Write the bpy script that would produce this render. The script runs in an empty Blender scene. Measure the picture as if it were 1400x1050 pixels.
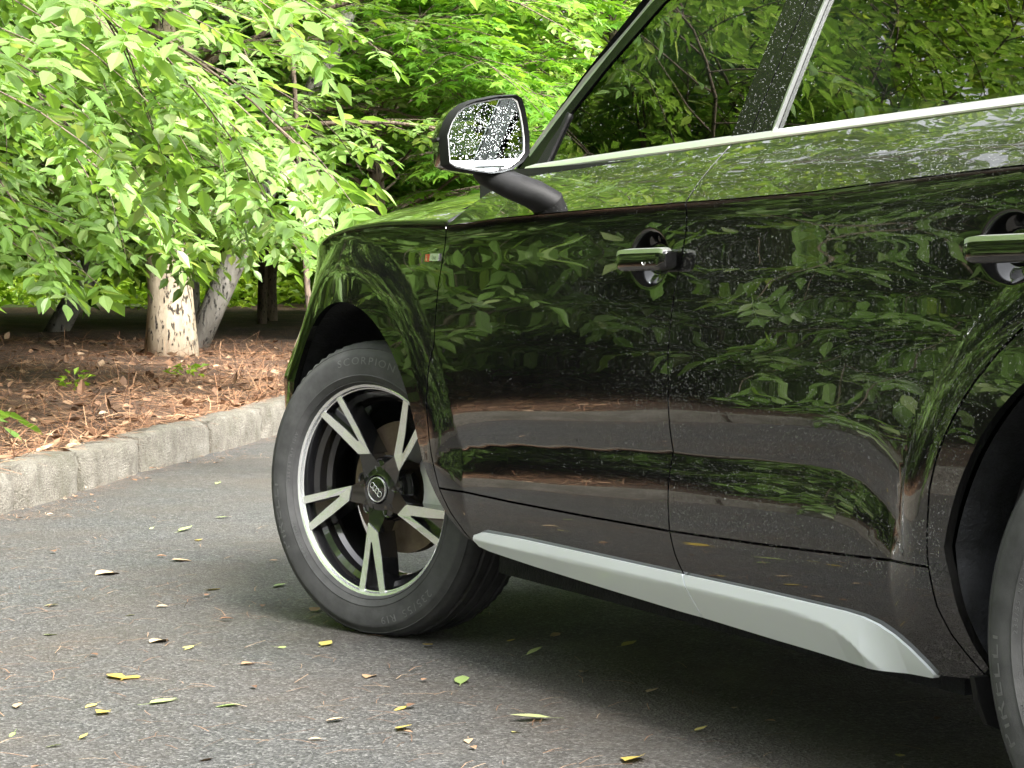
import bpy, bmesh, math, random
import numpy as np
from mathutils import Matrix, Vector

S = bpy.context.scene
COL = S.collection
PI = math.pi

# ------------------------------------------------------------------ camera, sky, sun, exposure
CAM = np.array([-5.240, 3.2006, 0.9217])
YAW, PITCH, ROLL = math.radians(-27.4234), math.radians(-3.0198), math.radians(0.08)
FPX = 3143.2                                   # focal length in pixels of a 1400 px wide frame
_F = np.array([math.cos(YAW) * math.cos(PITCH), math.sin(YAW) * math.cos(PITCH), math.sin(PITCH)])
_R = np.array([math.sin(YAW), -math.cos(YAW), 0.0])
_U = np.cross(_R, _F)
_R, _U = math.cos(ROLL) * _R + math.sin(ROLL) * _U, -math.sin(ROLL) * _R + math.cos(ROLL) * _U
cd = bpy.data.cameras.new('camera')
cd.sensor_width = 36
cd.lens = FPX / 1400 * 36
cd.clip_end = 2000
cam = bpy.data.objects.new('camera', cd)
cam.matrix_world = Matrix(((_R[0], _U[0], -_F[0], CAM[0]), (_R[1], _U[1], -_F[1], CAM[1]), (_R[2], _U[2], -_F[2], CAM[2]), (0, 0, 0, 1)))
COL.objects.link(cam)
S.camera = cam

SUN_EL, SUN_AZ = 46.0, 186.0                    # degrees; azimuth counted from +X towards +Y
w = bpy.data.worlds.new('World'); S.world = w; w.use_nodes = True
wn, wl = w.node_tree.nodes, w.node_tree.links
sky = wn.new('ShaderNodeTexSky'); sky.sky_type = 'NISHITA'; sky.sun_disc = False
sky.sun_elevation = math.radians(SUN_EL); sky.sun_rotation = math.radians(90 - SUN_AZ)
sky.air_density = 1.2; sky.dust_density = 4.0; sky.ozone_density = 1.0
hs = wn.new('ShaderNodeHueSaturation'); hs.inputs['Saturation'].default_value = 0.12
wl.new(sky.outputs[0], hs.inputs['Color']); wl.new(hs.outputs[0], wn['Background'].inputs['Color'])
wn['Background'].inputs['Strength'].default_value = 0.15
sd = bpy.data.lights.new('sun', 'SUN'); sd.energy = 2.6; sd.angle = math.radians(28); sd.color = (1.0, 0.96, 0.88)
sun = bpy.data.objects.new('sun', sd)
sun.rotation_euler = (math.radians(90 - SUN_EL), 0, math.radians(SUN_AZ + 90)); COL.objects.link(sun)
vs = S.view_settings
vs.view_transform = 'Standard'; vs.look = 'None'; vs.gamma = 1.0; vs.use_curve_mapping = False
vs.exposure = 2.7
S.cycles.use_denoising = True
S.cycles.max_bounces = 14; S.cycles.transparent_max_bounces = 12
S.cycles.diffuse_bounces = 6; S.cycles.glossy_bounces = 4; S.cycles.transmission_bounces = 8
S.cycles.caustics_reflective = False; S.cycles.caustics_refractive = False

# ------------------------------------------------------------------ helpers
def tag(o, label=None, cat=None, group=None, kind=None):
    if label: o['label'] = label
    if cat: o['category'] = cat
    if group: o['group'] = group
    if kind: o['kind'] = kind
    return o
def link(o, parent=None):
    COL.objects.link(o)
    if parent is not None: o.parent = parent
    return o
def empty(name, loc=(0, 0, 0), rz=0.0, parent=None):
    o = bpy.data.objects.new(name, None); o.location = loc; o.rotation_euler = (0, 0, rz)
    o.empty_display_size = 0.1
    return link(o, parent)
def mesh(name, V, Fc, mat=None, parent=None, smooth=True, normals=None, auto=None):
    me = bpy.data.meshes.new(name)
    me.from_pydata([tuple(map(float, v)) for v in V], [], Fc)
    if mat is not None: me.materials.append(mat)
    me.update()
    if smooth and len(me.polygons):
        me.polygons.foreach_set('use_smooth', [True] * len(me.polygons))
    if auto is not None:
        me.set_sharp_from_angle(angle=math.radians(auto))
    if normals is not None:
        me.normals_split_custom_set_from_vertices([tuple(map(float, n)) for n in normals])
    o = bpy.data.objects.new(name, me)
    return link(o, parent)
class MB:
    """collects shapes for ONE mesh"""
    def __init__(s): s.V, s.F = [], []
    def add(s, V, F):
        n = len(s.V); s.V += [tuple(v) for v in V]; s.F += [tuple(i + n for i in f) for f in F]; return s
    def box(s, c, d, rot=None):
        V = []
        for i in (-1, 1):
            for j in (-1, 1):
                for k in (-1, 1):
                    p = Vector((i * d[0] / 2, j * d[1] / 2, k * d[2] / 2))
                    if rot is not None: p = rot @ p
                    V.append((p[0] + c[0], p[1] + c[1], p[2] + c[2]))
        return s.add(V, [(0, 1, 3, 2), (4, 6, 7, 5), (0, 4, 5, 1), (2, 3, 7, 6), (0, 2, 6, 4), (1, 5, 7, 3)])
    def tube(s, pts, rad, k=8, cap=True):
        pts = [Vector(p) for p in pts]; n = len(pts)
        rad = rad if hasattr(rad, '__len__') else [rad] * n
        V, F = [], []; ref = Vector((0.13, 0.21, 0.97)); a = None
        for i, p in enumerate(pts):
            t = (pts[min(i + 1, n - 1)] - pts[max(i - 1, 0)])
            if t.length < 1e-9: t = Vector((0, 0, 1))
            t.normalize()
            if a is None:
                a = t.cross(ref)
                if a.length < 0.05: a = t.cross(Vector((1, 0, 0)))
            else: a = a - t * a.dot(t)
            a.normalize(); b = t.cross(a)
            for j in range(k):
                q = 2 * PI * j / k
                V.append(p + (a * math.cos(q) + b * math.sin(q)) * rad[i])
        for i in range(n - 1):
            for j in range(k):
                F.append((i * k + j, i * k + (j + 1) % k, (i + 1) * k + (j + 1) % k, (i + 1) * k + j))
        if cap: F.append(tuple(range(k - 1, -1, -1))); F.append(tuple((n - 1) * k + j for j in range(k)))
        return s.add(V, F)
    def rev(s, prof, k=48, a0=0.0, a1=2 * PI, close=False):
        """profile of (r, y) turned round the local Y axis"""
        full = abs(a1 - a0 - 2 * PI) < 1e-6; m = k if full else k + 1
        V = []
        for i in range(m):
            q = a0 + (a1 - a0) * i / k
            for r, y in prof: V.append((r * math.cos(q), y, r * math.sin(q)))
        n = len(prof); F = []
        for i in range(k):
            i2 = (i + 1) % m
            for j in range(n - 1 + (1 if close else 0)):
                j2 = (j + 1) % n
                F.append((i * n + j, i * n + j2, i2 * n + j2, i2 * n + j))
        return s.add(V, F)
    def loft(s, rings, closed=True, caps=True):
        k = len(rings[0]); V = [p for r in rings for p in r]; F = []
        for i in range(len(rings) - 1):
            for j in range(k if closed else k - 1):
                j2 = (j + 1) % k
                F.append((i * k + j, i * k + j2, (i + 1) * k + j2, (i + 1) * k + j))
        if caps: F.append(tuple(range(k - 1, -1, -1))); F.append(tuple((len(rings) - 1) * k + j for j in range(k)))
        return s.add(V, F)
    def prism(s, poly, y0, y1):
        """polygon of (x, z) extruded along y"""
        n = len(poly); V = [(x, y0, z) for x, z in poly] + [(x, y1, z) for x, z in poly]
        F = [tuple(range(n)), tuple(range(2 * n - 1, n - 1, -1))]
        F += [(i, i + n, (i + 1) % n + n, (i + 1) % n) for i in range(n)]
        return s.add(V, F)
    def build(s, name, mat, parent=None, smooth=True, auto=35):
        o = mesh(name, s.V, s.F, mat, parent, smooth, None, None)
        bm = bmesh.new(); bm.from_mesh(o.data); bmesh.ops.recalc_face_normals(bm, faces=bm.faces[:]); bm.to_mesh(o.data); bm.free()
        if smooth and auto is not None: o.data.set_sharp_from_angle(angle=math.radians(auto))
        return o
def rot_to(o, bevel):
    m = o.modifiers.new('bevel', 'BEVEL'); m.width = bevel; m.segments = 2; m.limit_method = 'ANGLE'; m.angle_limit = math.radians(40)
    return o
def interp(x, xs, ys): return float(np.interp(x, xs, ys))

# ------------------------------------------------------------------ materials
def nmat(name):
    m = bpy.data.materials.new(name); m.use_nodes = True
    return m, m.node_tree.nodes, m.node_tree.links, m.node_tree.nodes['Principled BSDF']
def ramp(n, l, fac, stops):
    r = n.new('ShaderNodeValToRGB'); e = r.color_ramp.elements
    while len(e) < len(stops): e.new(0.5)
    for q, (p, c) in zip(e, stops): q.position = p; q.color = (*c, 1)
    l.new(fac, r.inputs[0]); return r.outputs[0]
def noise(n, l, scale, detail=4, rough=0.6, vec=None, out='Fac'):
    t = n.new('ShaderNodeTexNoise'); t.inputs['Scale'].default_value = scale; t.inputs['Detail'].default_value = detail
    t.inputs['Roughness'].default_value = rough
    if vec is not None: l.new(vec, t.inputs['Vector'])
    return t.outputs[out]
def objco(n): return n.new('ShaderNodeTexCoord').outputs['Object']
def bump(n, l, h, b, dist, strength=1.0):
    k = n.new('ShaderNodeBump'); k.inputs['Distance'].default_value = dist; k.inputs['Strength'].default_value = strength
    l.new(h, k.inputs['Height']); l.new(k.outputs[0], b.inputs['Normal'])
def mixc(n, l, fac, a, b, typ='MIX'):
    x = n.new('ShaderNodeMix'); x.data_type = 'RGBA'; x.blend_type = typ
    if isinstance(fac, float): x.inputs[0].default_value = fac
    else: l.new(fac, x.inputs[0])
    for i, v in ((6, a), (7, b)):
        if isinstance(v, tuple): x.inputs[i].default_value = (*v, 1)
        else: l.new(v, x.inputs[i])
    return x.outputs[2]
def simple(name, col, rough=0.5, metal=0.0, coat=0.0, spec=0.5, var=0.0, vscale=20, bmp=0.0, bscale=200):
    m, n, l, b = nmat(name)
    b.inputs['Base Color'].default_value = (*col, 1); b.inputs['Roughness'].default_value = rough
    b.inputs['Metallic'].default_value = metal; b.inputs['Coat Weight'].default_value = coat; b.inputs['Coat Roughness'].default_value = 0.03
    b.inputs['Specular IOR Level'].default_value = spec
    co = objco(n)
    if var:
        f = noise(n, l, vscale, 5, 0.6, co)
        lo, hi = tuple(c * (1 - var) for c in col), tuple(min(1, c * (1 + var)) for c in col)
        l.new(ramp(n, l, f, [(0.3, lo), (0.7, hi)]), b.inputs['Base Color'])
    if bmp: bump(n, l, noise(n, l, bscale, 4, 0.6, co), b, bmp)
    return m
M = {}
def build_materials():
    # black car paint: nearly black base under clear lacquer, faint dried-dust film
    m, n, l, b = nmat('black_paint')
    co = objco(n)
    f = noise(n, l, 6, 6, 0.65, co)
    l.new(ramp(n, l, f, [(0.35, (0.0035, 0.0036, 0.0038)), (0.75, (0.007, 0.0068, 0.0064))]), b.inputs['Base Color'])
    b.inputs['Roughness'].default_value = 0.12; b.inputs['Coat Weight'].default_value = 1.0
    b.inputs['Coat IOR'].default_value = 1.53; b.inputs['Specular IOR Level'].default_value = 0.12
    l.new(ramp(n, l, noise(n, l, 3, 4, 0.6, co), [(0.3, (0.004,) * 3), (0.8, (0.02,) * 3)]), b.inputs['Coat Roughness'])
    M['paint'] = m
    M['gloss_black'] = simple('gloss_black', (0.006, 0.006, 0.007), 0.12, 0, 1.0)
    M['shut'] = simple('gap_black', (0.002, 0.002, 0.002), 0.9, spec=0.1)
    M['plastic'] = simple('grained_plastic', (0.006, 0.006, 0.0065), 0.6, 0, 0, 0.22, 0.3, 60, 0.0004, 900)
    M['liner'] = simple('wheel_liner_felt', (0.010, 0.011, 0.013), 0.85, 0, 0, 0.25, 0.6, 25, 0.004, 120)
    M['thin_trim'] = simple('grey_edge_trim', (0.36, 0.37, 0.37), 0.35, 0.9)
    M['chrome'] = simple('bright_aluminium_trim', (0.88, 0.89, 0.88), 0.36, 1.0)
    M['blade'] = simple('satin_silver_paint', (0.76, 0.80, 0.86), 0.36, 0.05, 0.4, 0.5, 0.03, 4)
    M['mach'] = simple('machined_silver', (0.78, 0.79, 0.81), 0.26, 0.75, 0.6)
    M['wheelblack'] = simple('gloss_black_wheel', (0.008, 0.008, 0.009), 0.16, 0, 0.8)
    M['cal'] = simple('caliper_grey', (0.55, 0.56, 0.55), 0.4, 0.4, 0, 0.5, 0.1, 30)
    M['bolt'] = simple('bolt_steel', (0.30, 0.30, 0.31), 0.35, 0.9)
    m, n, l, b = nmat('brake_disc_iron')
    co = objco(n)
    f = noise(n, l, 9, 6, 0.7, co)
    l.new(ramp(n, l, f, [(0.3, (0.11, 0.075, 0.05)), (0.7, (0.27, 0.21, 0.16))]), b.inputs['Base Color'])
    b.inputs['Metallic'].default_value = 0.5; b.inputs['Roughness'].default_value = 0.5
    M['disc'] = m
    # rubber, worn and a little dusty
    m, n, l, b = nmat('tyre_rubber')
    co = objco(n)
    f = noise(n, l, 14, 6, 0.65, co)
    l.new(ramp(n, l, f, [(0.3, (0.040, 0.0405, 0.042)), (0.75, (0.080, 0.080, 0.082))]), b.inputs['Base Color'])
    b.inputs['Roughness'].default_value = 0.62; b.inputs['Specular IOR Level'].default_value = 0.12
    bump(n, l, noise(n, l, 350, 3, 0.6, co), b, 0.0005)
    M['rubber'] = m
    M['rubber_print'] = simple('tyre_lettering_rubber', (0.100, 0.101, 0.104), 0.5, 0, 0, 0.35)
    # tinted glass: fresnel reflection over a green tint
    def glass(name, tint, ior=1.52):
        m, n, l, b = nmat(name); n.remove(b)
        g = n.new('ShaderNodeBsdfGlossy'); g.inputs['Roughness'].default_value = 0.0
        t = n.new('ShaderNodeBsdfTransparent'); t.inputs['Color'].default_value = (*tint, 1)
        fr = n.new('ShaderNodeFresnel'); fr.inputs['IOR'].default_value = ior
        x = n.new('ShaderNodeMixShader'); l.new(fr.outputs[0], x.inputs[0]); l.new(t.outputs[0], x.inputs[1]); l.new(g.outputs[0], x.inputs[2])
        l.new(x.outputs[0], n['Material Output'].inputs['Surface']); return m
    M['glass'] = glass('tinted_window_glass', (0.40, 0.54, 0.42), 2.1)
    M['wsglass'] = glass('windscreen_glass', (0.72, 0.82, 0.74), 1.5)
    M['mirror'] = simple('mirror_glass', (0.46, 0.50, 0.54), 0.0, 1.0)
    M['satin_black'] = simple('satin_black_pillar', (0.004, 0.004, 0.0045), 0.26, 0, 0, 0.12)
    m, n, l, b = nmat('water_drops')
    b.inputs['Base Color'].default_value = (0.92, 0.94, 0.94, 1); b.inputs['Roughness'].default_value = 0.02
    b.inputs['IOR'].default_value = 1.33; b.inputs['Transmission Weight'].default_value = 0.80
    M['water'] = m
    M['red'] = simple('badge_red', (0.34, 0.02, 0.02), 0.25, 0, 1.0)
    M['seat'] = simple('black_leather', (0.012, 0.012, 0.012), 0.5, 0, 0, 0.4, 0.2, 40)
    M['cabin'] = simple('cabin_trim', (0.02, 0.02, 0.02), 0.7)
    # asphalt: pale aggregate in dark binder, brown dust drifts
    m, n, l, b = nmat('asphalt')
    co = objco(n)
    vo = n.new('ShaderNodeTexVoronoi'); vo.inputs['Scale'].default_value = 150; l.new(co, vo.inputs['Vector'])
    sp = n.new('ShaderNodeSeparateColor'); l.new(vo.outputs['Color'], sp.inputs[0])
    agg = ramp(n, l, sp.outputs[0], [(0.0, (0.014, 0.014, 0.014)), (0.45, (0.037, 0.037, 0.037)), (0.8, (0.064, 0.063, 0.062)), (0.97, (0.112, 0.110, 0.107))])
    v2 = n.new('ShaderNodeTexVoronoi'); v2.inputs['Scale'].default_value = 290; l.new(co, v2.inputs['Vector'])
    s2 = n.new('ShaderNodeSeparateColor'); l.new(v2.outputs['Color'], s2.inputs[0])
    ag2 = ramp(n, l, s2.outputs[1], [(0.0, (0.30,) * 3), (0.6, (0.5,) * 3), (1.0, (0.86,) * 3)])
    c1 = mixc(n, l, 0.75, agg, ag2, 'OVERLAY')
    big = noise(n, l, 0.9, 6, 0.65, co)
    c2 = mixc(n, l, ramp(n, l, big, [(0.40, (0, 0, 0)), (0.72, (0.75,) * 3)]), c1, (0.062, 0.044, 0.031))
    mid = noise(n, l, 2.6, 5, 0.7, co)
    c3 = mixc(n, l, ramp(n, l, mid, [(0.35, (0.0,) * 3), (0.75, (0.5,) * 3)]), c2, c1)
    l.new(c3, b.inputs['Base Color'])
    l.new(ramp(n, l, mid, [(0.3, (0.55,) * 3), (0.7, (0.85,) * 3)]), b.inputs['Roughness'])
    h = n.new('ShaderNodeMath'); h.operation = 'ADD'; l.new(vo.outputs['Distance'], h.inputs[0]); l.new(noise(n, l, 220, 3, 0.7, co), h.inputs[1])
    bump(n, l, h.outputs[0], b, 0.006)
    M['asphalt'] = m
    # mulch soil
    m, n, l, b = nmat('mulch_soil')
    co = objco(n)
    f = noise(n, l, 16, 8, 0.75, co); g = noise(n, l, 1.4, 5, 0.6, co)
    a = ramp(n, l, f, [(0.28, (0.022, 0.013, 0.008)), (0.5, (0.085, 0.043, 0.024)), (0.7, (0.19, 0.105, 0.062))])
    d = ramp(n, l, g, [(0.35, (0.35,) * 3), (0.65, (1.0,) * 3)])
    l.new(mixc(n, l, 1.0, a, d, 'MULTIPLY'), b.inputs['Base Color'])
    b.inputs['Roughness'].default_value = 0.9
    bump(n, l, f, b, 0.03)
    M['mulch'] = m
    m, n, l, b = nmat('woodland_floor')
    co = objco(n)
    f = noise(n, l, 2.2, 8, 0.75, co)
    l.new(ramp(n, l, f, [(0.3, (0.035, 0.03, 0.014)), (0.48, (0.06, 0.085, 0.02)), (0.7, (0.10, 0.16, 0.03))]), b.inputs['Base Color'])
    b.inputs['Roughness'].default_value = 0.95; bump(n, l, noise(n, l, 12, 6, 0.7, co), b, 0.08)
    M['floor'] = m
    # litter: colour per piece
    def litter(name, stops, rough=0.8, transl=0.0):
        m, n, l, b = nmat(name)
        gi = n.new('ShaderNodeNewGeometry').outputs['Random Per Island']
        oi = n.new('ShaderNodeObjectInfo').outputs['Random']
        ad = n.new('ShaderNodeMath'); ad.operation = 'ADD'; l.new(gi, ad.inputs[0]); l.new(oi, ad.inputs[1])
        fr = n.new('ShaderNodeMath'); fr.operation = 'FRACT'; l.new(ad.outputs[0], fr.inputs[0])
        c = ramp(n, l, fr.outputs[0], stops); co = objco(n)
        c = mixc(n, l, 0.6, c, ramp(n, l, noise(n, l, 30, 5, 0.6, co), [(0.3, (0.35,) * 3), (0.7, (0.65,) * 3)]), 'OVERLAY')
        l.new(c, b.inputs['Base Color']); b.inputs['Roughness'].default_value = rough
        if transl:
            t = n.new('ShaderNodeBsdfTranslucent'); l.new(c, t.inputs['Color'])
            x = n.new('ShaderNodeMixShader'); x.inputs[0].default_value = transl
            l.new(b.outputs[0], x.inputs[1]); l.new(t.outputs[0], x.inputs[2]); l.new(x.outputs[0], n['Material Output'].inputs['Surface'])
        return m
    M['needles'] = litter('pine_needles', [(0.0, (0.065, 0.030, 0.015)), (0.35, (0.18, 0.082, 0.040)), (0.7, (0.29, 0.145, 0.075)), (1.0, (0.38, 0.24, 0.14))])
    M['deadleaf'] = litter('dead_brown_leaf', [(0.0, (0.07, 0.035, 0.018)), (0.5, (0.17, 0.090, 0.050)), (0.85, (0.27, 0.165, 0.10)), (1.0, (0.38, 0.28, 0.19))])
    M['yellowleaf'] = litter('yellow_fallen_leaf', [(0.0, (0.36, 0.32, 0.10)), (0.5, (0.42, 0.30, 0.05)), (1.0, (0.36, 0.36, 0.15))], 0.6, 0.15)
    M['palegreenleaf'] = litter('pale_green_fallen_leaf', [(0.0, (0.18, 0.25, 0.08)), (0.5, (0.24, 0.30, 0.11)), (1.0, (0.30, 0.33, 0.15))], 0.6, 0.15)
    M['tanleaf'] = litter('tan_fallen_leaf', [(0.0, (0.18, 0.11, 0.06)), (0.5, (0.28, 0.19, 0.11)), (1.0, (0.36, 0.29, 0.19))], 0.7)
    # living leaves: gloss on top, light coming through
    def leaf(name, stops, transl=0.50, rough=0.40):
        m, n, l, b = nmat(name)
        gi = n.new('ShaderNodeNewGeometry').outputs['Random Per Island']
        oi = n.new('ShaderNodeObjectInfo').outputs['Random']
        ad = n.new('ShaderNodeMath'); ad.operation = 'ADD'; l.new(gi, ad.inputs[0]); l.new(oi, ad.inputs[1])
        fr = n.new('ShaderNodeMath'); fr.operation = 'FRACT'; l.new(ad.outputs[0], fr.inputs[0])
        c = ramp(n, l, fr.outputs[0], stops)
        l.new(c, b.inputs['Base Color']); b.inputs['Roughness'].default_value = rough; b.inputs['Specular IOR Level'].default_value = 0.5
        t = n.new('ShaderNodeBsdfTranslucent')
        l.new(mixc(n, l, 1.0, c, (1.25, 1.25, 0.55), 'MULTIPLY'), t.inputs['Color'])
        x = n.new('ShaderNodeMixShader'); x.inputs[0].default_value = transl
        l.new(b.outputs[0], x.inputs[1]); l.new(t.outputs[0], x.inputs[2]); l.new(x.outputs[0], n['Material Output'].inputs['Surface'])
        return m
    M['leafA'] = leaf('ash_leaved_foliage', [(0.0, (0.105, 0.20, 0.035)), (0.5, (0.15, 0.26, 0.06)), (0.85, (0.20, 0.31, 0.095)), (1.0, (0.28, 0.35, 0.15))])
    M['leafM'] = leaf('maple_foliage', [(0.0, (0.075, 0.19, 0.02)), (0.5, (0.12, 0.26, 0.03)), (0.9, (0.18, 0.33, 0.04)), (1.0, (0.22, 0.36, 0.08))])
    M['leafB'] = leaf('woodland_foliage', [(0.0, (0.10, 0.19, 0.025)), (0.5, (0.16, 0.26, 0.035)), (1.0, (0.25, 0.33, 0.06))])
    M['leafU'] = leaf('undergrowth_foliage', [(0.0, (0.13, 0.24, 0.02)), (0.5, (0.21, 0.34, 0.03)), (1.0, (0.30, 0.40, 0.06))])
    # barks
    def bark(name, lo, hi, dark, scale=9, holes=True):
        m, n, l, b = nmat(name)
        co = n.new('ShaderNodeTexCoord').outputs['Object']
        mp = n.new('ShaderNodeMapping'); mp.inputs['Scale'].default_value = (1, 1, 0.32); l.new(co, mp.inputs['Vector'])
        f = noise(n, l, scale, 8, 0.7, mp.outputs[0])
        c = ramp(n, l, f, [(0.32, lo), (0.68, hi)])
        g = noise(n, l, scale * 4.2, 4, 0.6, mp.outputs[0])
        msk = ramp(n, l, g, [(0.56, (0, 0, 0)), (0.63, (1, 1, 1))])
        if holes: c = mixc(n, l, msk, c, dark)
        l.new(c, b.inputs['Base Color']); b.inputs['Roughness'].default_value = 0.85
        inv = n.new('ShaderNodeMath'); inv.operation = 'SUBTRACT'; l.new(f, inv.inputs[0]); l.new(msk, inv.inputs[1])
        bump(n, l, inv.outputs[0], b, 0.02)
        return m
    M['bark_pale'] = bark('pale_peeling_bark', (0.30, 0.23, 0.155), (0.56, 0.47, 0.36), (0.045, 0.035, 0.028))
    M['bark_grey'] = bark('grey_bark', (0.16, 0.145, 0.125), (0.34, 0.32, 0.29), (0.05, 0.045, 0.04))
    M['bark_brown'] = bark('brown_bark', (0.075, 0.055, 0.038), (0.17, 0.125, 0.09), (0.02, 0.015, 0.01), 14)
    # granite kerb
    m, n, l, b = nmat('granite')
    co = objco(n)
    f = noise(n, l, 7, 8, 0.75, co); g = noise(n, l, 130, 3, 0.7, co)
    c = ramp(n, l, f, [(0.28, (0.10, 0.088, 0.066)), (0.5, (0.22, 0.20, 0.165)), (0.72, (0.34, 0.32, 0.275))])
    c = mixc(n, l, 0.7, c, ramp(n, l, g, [(0.3, (0.2,) * 3), (0.7, (0.78,) * 3)]), 'OVERLAY')
    ms = noise(n, l, 2.5, 6, 0.7, co)
    c = mixc(n, l, ramp(n, l, ms, [(0.52, (0, 0, 0)), (0.7, (0.6,) * 3)]), c, (0.085, 0.085, 0.045))
    l.new(c, b.inputs['Base Color']); b.inputs['Roughness'].default_value = 0.85
    h = n.new('ShaderNodeMath'); h.operation = 'ADD'; l.new(f, h.inputs[0]); l.new(g, h.inputs[1]); bump(n, l, h.outputs[0], b, 0.045)
    M['granite'] = m
build_materials()

GLYPHS = {}
def glyph(txt, size):
    """outline of one character (or word) as flat faces"""
    if (txt, size) not in GLYPHS:
        cu = bpy.data.curves.new('t', 'FONT'); cu.body = txt; cu.size = size; cu.align_x = 'CENTER'; cu.resolution_u = 3
        o = bpy.data.objects.new('t', cu); COL.objects.link(o); bpy.context.view_layer.update()
        me = o.to_mesh(); V = [tuple(v.co) for v in me.vertices]; F = [tuple(p.vertices) for p in me.polygons]; adv = max([v[0] for v in V] + [0]) - min([v[0] for v in V] + [0])
        o.to_mesh_clear(); bpy.data.objects.remove(o); bpy.data.curves.remove(cu); GLYPHS[txt, size] = (V, F, adv)
    return GLYPHS[txt, size]
for c_ in 'PIRELSCON': glyph(c_, 0.034); glyph(c_, 0.026); glyph(c_, 0.0125)
for c_ in '235/R19': glyph(c_, 0.026); glyph(c_, 0.011)
for c_ in '0V': glyph(c_, 0.011)
glyph('S', 0.015); glyph('line', 0.015)

# ------------------------------------------------------------------ the setting: asphalt, kerb, bed, woodland floor
rng = np.random.default_rng(7)
KP = np.array([(-16, 20.5), (-12, 16.2), (-8, 12.0), (-4, 8.0), (-1, 5.0), (1, 2.98), (3.0, 1.03), (4.45, -0.02), (6.0, -1.18), (8.0, -2.55), (10.4, -4.4), (12.6, -7.0),
               (14.0, -10.2), (14.6, -14), (14.8, -20), (14.8, -30)], float)
def catmull(P, n=24):
    out = []
    for i in range(len(P) - 1):
        p0, p1, p2, p3 = P[max(i - 1, 0)], P[i], P[i + 1], P[min(i + 2, len(P) - 1)]
        for t in np.linspace(0, 1, n, endpoint=False):
            out.append(0.5 * ((2 * p1) + (p2 - p0) * t + (2 * p0 - 5 * p1 + 4 * p2 - p3) * t * t + (3 * p1 - p0 - 3 * p2 + p3) * t ** 3))
    out.append(P[-1]); return np.array(out)
KC = catmull(KP)
KL = np.r_[0, np.cumsum(np.hypot(*np.diff(KC, axis=0).T))]
def kerb_at(s):
    """point, direction along, direction towards the bed; s may be an array"""
    f = lambda q: np.stack([np.interp(q, KL, KC[:, 0]), np.interp(q, KL, KC[:, 1])], -1)
    t = f(s + 0.05) - f(s - 0.05); t = t / np.linalg.norm(t, axis=-1, keepdims=True); return f(s), t, np.stack([-t[..., 1], t[..., 0]], -1)
_, _KT, _KN = kerb_at(KL)
def kerb_dist(x, y):
    """signed distance behind the kerb, and the place along it"""
    x, y = np.asarray(x, float), np.asarray(y, float); sh = x.shape; x, y = x.ravel(), y.ravel(); D, SS = [], []
    for i in range(0, len(x), 4000):
        a, b = x[i:i + 4000, None], y[i:i + 4000, None]; j = ((KC[:, 0] - a) ** 2 + (KC[:, 1] - b) ** 2).argmin(1)
        D.append((a[:, 0] - KC[j, 0]) * _KN[j, 0] + (b[:, 0] - KC[j, 1]) * _KN[j, 1]); SS.append(KL[j])
    D, SS = np.concatenate(D).reshape(sh), np.concatenate(SS).reshape(sh)
    return (float(D), float(SS)) if sh == () else (D, SS)
def lump(x, y): return np.sin(x * 1.7 + 1.3 * np.sin(y * 0.9)) * np.cos(y * 1.5 + 0.7 * x) * 0.5 + np.sin(x * 4.1 - y * 3.3) * 0.2
def bed_h(d, x, y): return np.interp(d, [0, 0.2, 0.6, 3, 8, 14, 40, 200], [0.12, 0.155, 0.18, 0.235, 0.29, 0.33, 0.45, 2.0]) + 0.035 * lump(x, y) * np.minimum(1, d / 0.8)
KH = 0.165
def bed_z(x, y):
    d, _ = kerb_dist(x, y)
    return float(bed_h(max(d, 0), x, y)) if d > 0.1 else 0.0

V = [(-300, -300, -0.35), (300, -300, -0.35), (300, 300, -0.35), (-300, 300, -0.35)]
tag(mesh('ground', V, [(0, 1, 2, 3)], M['floor'], None, False), 'green woodland ground stretching away beyond the driveway', kind='structure')
V = [(-45, -45, 0), (40, -45, 0), (40, 45, 0), (-45, 45, 0)]
tag(mesh('driveway', V, [(0, 1, 2, 3)], M['asphalt'], None, False), 'grey asphalt driveway under the black car', kind='structure')
# bed: rows out from the kerb
def strip(name, d_list, mat, label, s0, s1, ds):
    ss = np.arange(s0, s1, ds); V, Fc = [], []
    for s in ss:
        p, t, n = kerb_at(s)
        for d in d_list:
            q = p + n * d; V.append((q[0], q[1], bed_h(d, q[0], q[1])))
    k = len(d_list)
    for i in range(len(ss) - 1):
        for j in range(k - 1): Fc.append((i * k + j, i * k + j + 1, (i + 1) * k + j + 1, (i + 1) * k + j))
    o = mesh(name, V, Fc, mat, None, True); o.data.flip_normals(); return tag(o, label, kind='structure')
strip('mulch_bed', [0.12] + list(np.arange(0.2, 3, 0.14)) + list(np.arange(3, 11.6, 0.5)), M['mulch'], 'brown pine-needle mulch bed behind the stone kerb', 0.3, KL[-1] - 0.3, 0.22)
strip('woodland_floor', [11.4, 12, 13, 15, 18, 22, 28, 36, 50, 80, 130], M['floor'], 'bright green woodland floor behind the mulch bed', 0.3, KL[-1] - 0.3, 0.8)

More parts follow.
